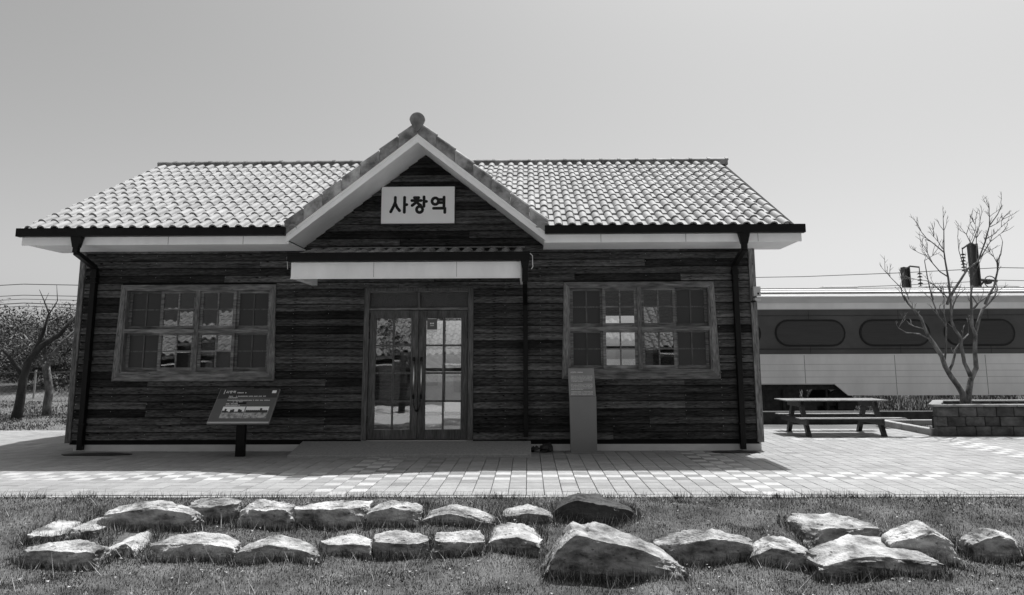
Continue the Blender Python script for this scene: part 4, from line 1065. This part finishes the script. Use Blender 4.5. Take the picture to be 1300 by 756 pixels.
LIMB = [(za_, [(462, 720), (455, 660), (450, 610), (420, 560), (375, 500), (340, 440), (320, 380), (270, 300), (240, 260), (215, 205), (190, 140), (150, 95), (110, 50), (85, 0)], .075, .016, -.15),
 (za_, [(470, 720), (480, 660), (487, 600), (500, 520), (533, 450), (525, 350), (528, 240), (507, 190), (503, 60), (500, 0), (510, -60)], .080, .014, .25),
 (za_, [(497, 500), (480, 460), (460, 420), (440, 310), (435, 260), (400, 210), (378, 155), (376, 60), (372, 0)], .045, .020, -.05),
 (za_, [(360, 480), (385, 430), (400, 370), (402, 340), (440, 290), (485, 240)], .032, .014, .15),
 (za_, [(335, 420), (345, 350), (348, 200), (300, 130), (265, 40), (262, 0)], .022, .010, .1),
 (za_, [(530, 230), (550, 150), (570, 90), (620, 40), (650, 0), (665, -40)], .036, .014, .35),
 (za_, [(512, 90), (550, 45), (610, 0), (650, -20)], .022, .010, .1),
 (za_, [(240, 270), (180, 240), (100, 232), (52, 203), (65, 180), (80, 150)], .016, .006, -.3),
 (za_, [(215, 212), (170, 200), (145, 192), (130, 178)], .015, .007, .2),
 (za_, [(348, 190), (335, 120), (335, 20)], .014, .007, 0),
 (za_, [(378, 120), (392, 60), (410, 20), (425, 0)], .018, .009, .15),
 (zb_, [(455, 830), (480, 756), (465, 620), (440, 480), (430, 400), (430, 240), (425, 155)], .030, .006, -.1),
 (zb_, [(432, 415), (350, 345), (290, 300), (250, 250), (225, 200)], .014, .005, -.3),
 (zb_, [(420, 385), (385, 330), (350, 290)], .009, .004, -.2),
 (zb_, [(470, 790), (440, 756), (360, 680), (290, 640), (210, 630)], .014, .005, .2),
 (zb_, [(465, 610), (400, 570), (340, 500), (290, 440), (225, 415)], .015, .005, .2),
 (zb_, [(340, 500), (300, 420), (260, 375)], .009, .004, .3),
 (zb_, [(480, 770), (520, 700), (560, 640), (620, 545), (700, 490), (760, 330), (795, 200), (860, 110), (890, 40)], .032, .007, .2),
 (zb_, [(795, 205), (795, 130), (790, 60)], .012, .005, .2),
 (zb_, [(762, 310), (830, 270), (890, 210)], .011, .005, .3),
 (zb_, [(715, 470), (800, 330), (890, 260)], .013, .005, .1),
 (zb_, [(800, 210), (850, 185), (900, 150)], .009, .004, .2),
 (zb_, [(760, 830), (790, 756), (830, 690), (860, 560), (860, 480), (885, 430), (900, 330)], .030, .008, .1),
 (zb_, [(862, 510), (830, 450), (800, 415)], .010, .004, 0),
 (zb_, [(565, 640), (600, 580), (580, 500), (550, 400), (540, 290)], .014, .005, .0),
 (zb_, [(650, 530), (640, 330), (610, 270), (640, 180)], .013, .005, .3),
 (zb_, [(655, 345), (690, 260), (680, 190)], .010, .004, .2),
 (zb_, [(690, 480), (690, 300), (720, 160)], .012, .005, .1),
 (zb_, [(345, 790), (330, 756), (300, 620), (275, 480), (340, 440)], .016, .006, -.1),
 (zb_, [(120, 800), (100, 756), (90, 700), (0, 610), (-40, 560)], .014, .005, -.1),
 (zb_, [(150, 790), (140, 756), (100, 660), (70, 570)], .011, .004, .1),
 (zb_, [(700, 830), (650, 756), (640, 640), (690, 560), (740, 440)], .014, .005, .1)]
tk = MB(); tw = MB(); rr = random.Random(4)
def wob(i, n): return math.sin(i*1.9+n)*.02
for li, (fz_, pts, r0, r1, dy) in enumerate(LIMB):
    n = len(pts); P3 = []
    for i, p in enumerate(pts):
        x, y = fz_(*p); 
        hgt = max(0, (514-y)/514)
        P3.append(at(x, y, TY+dy*min(1, hgt*3)+wob(i, li)))
    rad = [r0+(r1-r0)*(i/(n-1))**.8 for i in range(n)]
    for i in range(len(rad)): rad[i] *= .95
    (tk).tube(P3, rad, 7)
    if r1 < .012 or True:
        for k in range(6 if li > 8 else 4):
            i = rr.randint(max(1, n-4), n-1); p = P3[i]; d = (P3[i]-P3[i-1]).normalized()
            L0 = rr.uniform(.12, .36); d2 = (d+Vector((rr.uniform(-.9, .9), rr.uniform(-.8, .8), rr.uniform(.0, .5)))).normalized()
            q = p.copy(); ln = [q.copy()]
            for s in range(4): d2 = (d2+Vector((rr.uniform(-.3, .3), rr.uniform(-.3, .3), rr.uniform(-.1, .25)))).normalized(); q = q+d2*L0/4; ln.append(q.copy())
            tw.tube(ln, [.0055, .005, .0045, .004, .0025], 4)
            for s in (2, 3):
                d3 = (d2+Vector((rr.uniform(-1, 1), rr.uniform(-1, 1), rr.uniform(-.2, .6)))).normalized()
                tw.tube([ln[s], ln[s]+d3*L0*.35], [.004, .002], 4)
tk.build('trunk', BARK, bt, smooth=True); tag(tw.build('twigs', BARK, bt, smooth=True), kind='stuff')
# kerb of the bed beside the planter, small bollard
kb = tag(MB().box(7.40, 7.5, 14.4, 14.42, -.03, .0).build('bed_kerb', CONC), 'low pale concrete kerb edging the grass bed behind the planter', 'kerb')
for k in range(4):
    y0 = 13.96+k*.55; bevel(MB().box(7.33, 7.45, y0, y0+.545, -.02, .11).build('kerb_stone', CONC, kb), .012)
for k in range(6): bevel(MB().box(7.455+k*.6, 8.05+k*.6, 16.05, 16.15, -.02, .10).build('kerb_stone', CONC, kb), .012)
bo = at(1186, 528, 14.4)
tag(bevel(MB().box(bo.x-.035, bo.x+.035, 14.36, 14.44, 0, bo.z).build('short_post', BLACKP), .006), 'short black post standing left of the stone planter', 'post')
# black drain cover things at the foot of downpipes: rubber mats
def mat_pad(cx, cy, w, d, label):
    r = random.Random(int(cx*100)); pts = []
    for k in range(18):
        a = 2*math.pi*k/18; q = r.uniform(.75, 1.1); pts.append((cx+w*q*math.cos(a), cy+d*q*math.sin(a), 0))
    tag(MB().prism(pts, (0, 0, .004), (0, 0, .012)).build('drain_patch', DARKM), label, 'drain patch')
mat_pad(at(118, 585, 11.3).x+.05, 11.35, .55, .17, 'dark wet drain patch under the left downpipe')
mat_pad(at(935, 575, 11.5).x, 11.55, .42, .14, 'dark drain patch under the right downpipe')
cl = thing('drain_rubble', (.16, 11.6, 0), 'small heap of black broken pieces beside the door ramp', 'rubble')
rq = random.Random(3)
for k in range(9):
    x, y = .16+rq.uniform(-.12, .16), 11.55+rq.uniform(-.1, .12); s = rq.uniform(.03, .075)
    o = MB().hexa([(-s, -s*.8, -s*.5), (s, -s, -s*.5), (s*.9, s, -s*.4), (-s*1.1, s*.7, -s*.5), (-s*.6, -s*.5, s*.5), (s*.8, -s*.4, s*.35), (s*.5, s*.6, s*.6), (-s*.7, s*.4, s*.3)]).build('fragment', DARKM, cl, loc=(x, y, s*.4+.0+rq.uniform(0, .07)))
    o.rotation_euler = (rq.uniform(-.5, .5), rq.uniform(-.5, .5), rq.uniform(0, 3))

# ------------------------------------------------------------------ trees
def leaf_cloud(centres, n, size, tones, flat=.6):
    P = []; T = []
    for (c, r) in centres:
        k = int(n*r[0]*r[1]); d = rng.normal(size=(k, 3)); d /= np.linalg.norm(d, axis=1)[:, None]; rad = rng.uniform(.35, 1.0, k)**.5
        p = np.array(c)+d*rad[:, None]*np.array(r)*(1+.10*rng.normal(size=(k, 1)))
        P.append(p); T.append(rng.uniform(tones[0], tones[1], k)*np.where(rng.random(k) < .25, 2.0, 1))
    P = np.concatenate(P); T = np.concatenate(T); k = len(P)
    a = rng.normal(size=(k, 3)); a /= np.linalg.norm(a, axis=1)[:, None]; b = rng.normal(size=(k, 3)); b[:, 2] *= flat
    b /= np.linalg.norm(b, axis=1)[:, None]; s = size*rng.uniform(.5, 1.4, k)[:, None]
    V = np.stack([P-a*s, P+b*s*.8, P+a*s], 1).reshape(-1, 3)
    return V, T
def tree(name, x, y, zg, trunk, limbs, centres, label, n=900, size=.06, tones=(.03, .09), group=None, bark=BARKD):
    t = thing(name, (x, y, zg), label, 'tree', group)
    mb = MB(); mb.tube(*trunk, 9)
    for l in limbs: mb.tube(*l, 6)
    mb.build('trunk', bark, t, smooth=True)
    V, T = leaf_cloud(centres, n, size, tones); tris('crown', V, T, LEAF, t)
    return t
def pads(cx, cy, cz, R_, H, k, seed, fl=.35):
    r = random.Random(seed); out = []
    for _ in range(k):
        a = r.uniform(0, 6.28); q = R_*math.sqrt(r.random()); z = cz+H*r.uniform(-.5, .5)
        out.append(((cx+q*math.cos(a), cy+q*math.sin(a), z), (r.uniform(.3, .6)*R_*.6, r.uniform(.3, .6)*R_*.6, r.uniform(.5, 1)*fl*R_*.45)))
    return out
Yt = 18.6
def tp(x, y, Y=Yt): return at(x, y, Y)
tree('spreading_tree', tp(61, 530).x, Yt, 0,
     ([tp(59, 536), tp(60, 515), tp(63, 495), tp(60, 475), tp(58, 463)], [.13, .10, .095, .09, .09]),
     [([tp(58, 465), tp(68, 450), tp(80, 435), tp(95, 420)], [.08, .06, .045, .02]), ([tp(60, 468), tp(45, 445), tp(30, 425)], [.07, .045, .02]), ([tp(58, 465), tp(56, 430), tp(60, 400)], [.06, .04, .02])],
     pads(tp(64, 440).x, Yt+.5, tp(62, 442).z, 1.0, .75, 26, 3), 'dark layered tree left of the station with a straight pale lit trunk', n=1500, size=.04, tones=(.02, .12), bark=BARK)
Y2 = 17.6
tree('leaning_tree', tp(22, 540, Y2).x, Y2, 0,
     ([tp(16, 548, Y2), tp(24, 520, Y2), tp(30, 480, Y2), tp(36, 460, Y2), tp(52, 440, Y2), tp(76, 425, Y2), tp(92, 405, Y2)], [.14, .11, .09, .08, .07, .055, .03]),
     [([tp(40, 455, Y2), tp(56, 420, Y2), tp(62, 398, Y2), tp(56, 382, Y2), tp(50, 368, Y2)], [.05, .035, .02, .012, .006]),
      ([tp(62, 400, Y2), tp(73, 382, Y2), tp(72, 362, Y2)], [.016, .010, .005]), ([tp(56, 385, Y2), tp(62, 372, Y2)], [.008, .004]),
      ([tp(30, 478, Y2), tp(10, 450, Y2), tp(-20, 420, Y2)], [.06, .045, .02])],
     pads(tp(8, 440, Y2).x, Y2+.4, tp(10, 440, Y2).z, .95, .8, 20, 9), 'dark tree at the left edge with a leaning trunk and bare top branches', n=1500, size=.04, tones=(.02, .12))
# woodland beyond the fence: one mass
cs = []
r = random.Random(8)
for k in range(210):
    x = r.uniform(-34, -9.5); y = r.uniform(24.5, 31); top = 2.1+.35*math.sin(x*.6)
    cs.append(((x, y, rear_z(np.array(x), np.array(y))*.6+r.uniform(.0, 1)*top), (r.uniform(.8, 1.5), r.uniform(.8, 1.5), r.uniform(.6, 1.1))))
V, T = leaf_cloud(cs, 1500, .055, (.015, .10)); tag(tris('woodland', V, T, LEAF), 'dense dark wood rising beyond the fence at the far left', 'wood', kind='stuff')
# fence on the left
fe = thing('wire_fence', (-13, 22, 0), 'metal mesh fence on thin posts behind the left trees', 'fence')
FY = 22.5
for k in range(10):
    x = at(43, 500, FY).x+(k-6)*2.0
    if x > -7: continue
    MB().tube([(x, FY, .1), (x, FY, at(43, 470, FY).z)], .03, 6).build('post', CONC, fe)
for yy, rr_ in ((473, .025), (511, .03), (514.5, .02)):
    z = at(60, yy, FY).z; MB().tube([(-28, FY, z), (-8, FY, z)], rr_*.7, 6).build('rail', POST, fe)
wm = MB(); z0, z1 = at(60, 512, FY).z, at(60, 473, FY).z
for k in range(230): 
    x = -28+k*.13
    wm.tube([(x, FY+.04, z0), (x+(z1-z0), FY+.04, z1)], .0025, 3, cap=False); wm.tube([(x+(z1-z0), FY+.05, z0), (x, FY+.05, z1)], .0025, 3, cap=False)
tag(wm.build('mesh_wire', POST, fe), kind='stuff')

# ------------------------------------------------------------------ what the panes mirror: the other side of the lane
oh = thing('opposite_house', (-3, -10, -.6), 'low tiled house across the lane behind the viewer', 'house')
OZ = -.9
wl_ = MB().box(-21, 10, -12, -7.6, OZ, 1.75).build('wall', HOUSEW, oh)
for k in range(14): box('window', TRG, wl_, -20.3+k*2.15, -19.1+k*2.15+.3*(k % 3), -7.59, -7.55, (-.2, .3, .0)[k % 3], (1.2, 1.0, 1.45)[k % 3])
for k in range(7): box('awning_board', WHITE, wl_, -20.6+k*4.3, -18.2+k*4.3, -7.58, -6.95, 1.36, 1.42)
MB().prism([(0, -6.9, 1.75), (0, -9.8, 3.1), (0, -12.7, 1.75), (0, -12.7, 1.62), (0, -9.8, 2.95), (0, -6.9, 1.62)], (-21.6, 0, 0), (10.6, 0, 0)).build('roof', RTILE, oh)
frames = []; a3 = math.atan2(1.35, 2.9); cc, ss = math.cos(a3), math.sin(a3); sc = 1.6
for r_ in range(6):
    for c in range(101):
        s = r_*TL*sc; frames.append(fr(-21.6+c*TW*sc+TW*sc, -6.9-s*cc, 1.76+s*ss, (-sc, 0, 0), (0, -cc*sc, ss*sc), (0, ss*sc, cc*sc)))
join_tiles('roof_tiles', frames, oh)
v, f = grid_mesh(np.linspace(-120, 120, 49), np.linspace(-120, -25, 20), lambda x, y: -2+np.clip((-25-y)*.26, 0, 17)*(1.0+.35*np.sin(x*.07+1)+.12*np.sin(x*.21)))
tag(MB().add(v, f).build('wooded_hill', BARKD, smooth=True), kind='structure')
for k, (x, y, lb) in enumerate(((-9, -4.5, 'round leafy tree behind the viewer at the left'), (-1.5, -5.2, 'round leafy tree behind the viewer in the middle'), (-4.6, -3.6, 'round leafy tree behind the viewer opposite the door'), (9, -6.5, 'round leafy tree behind the viewer at the right'))):
    zg = float(lawn_z(x, y)); tree('leafy_tree', x, y, zg, ([(x, y, zg-.1), (x+.1, y, zg+1.2), (x, y, zg+2.4)], [.14, .11, .06]), [],
                    pads(x, y, zg+2.9, 1.0, 1.6, 12, 20+k, .8), lb, n=700, size=.09, tones=(.04, .12))
print('boards', nb, 'tiles', cnt, 'objects', len(bpy.data.objects))
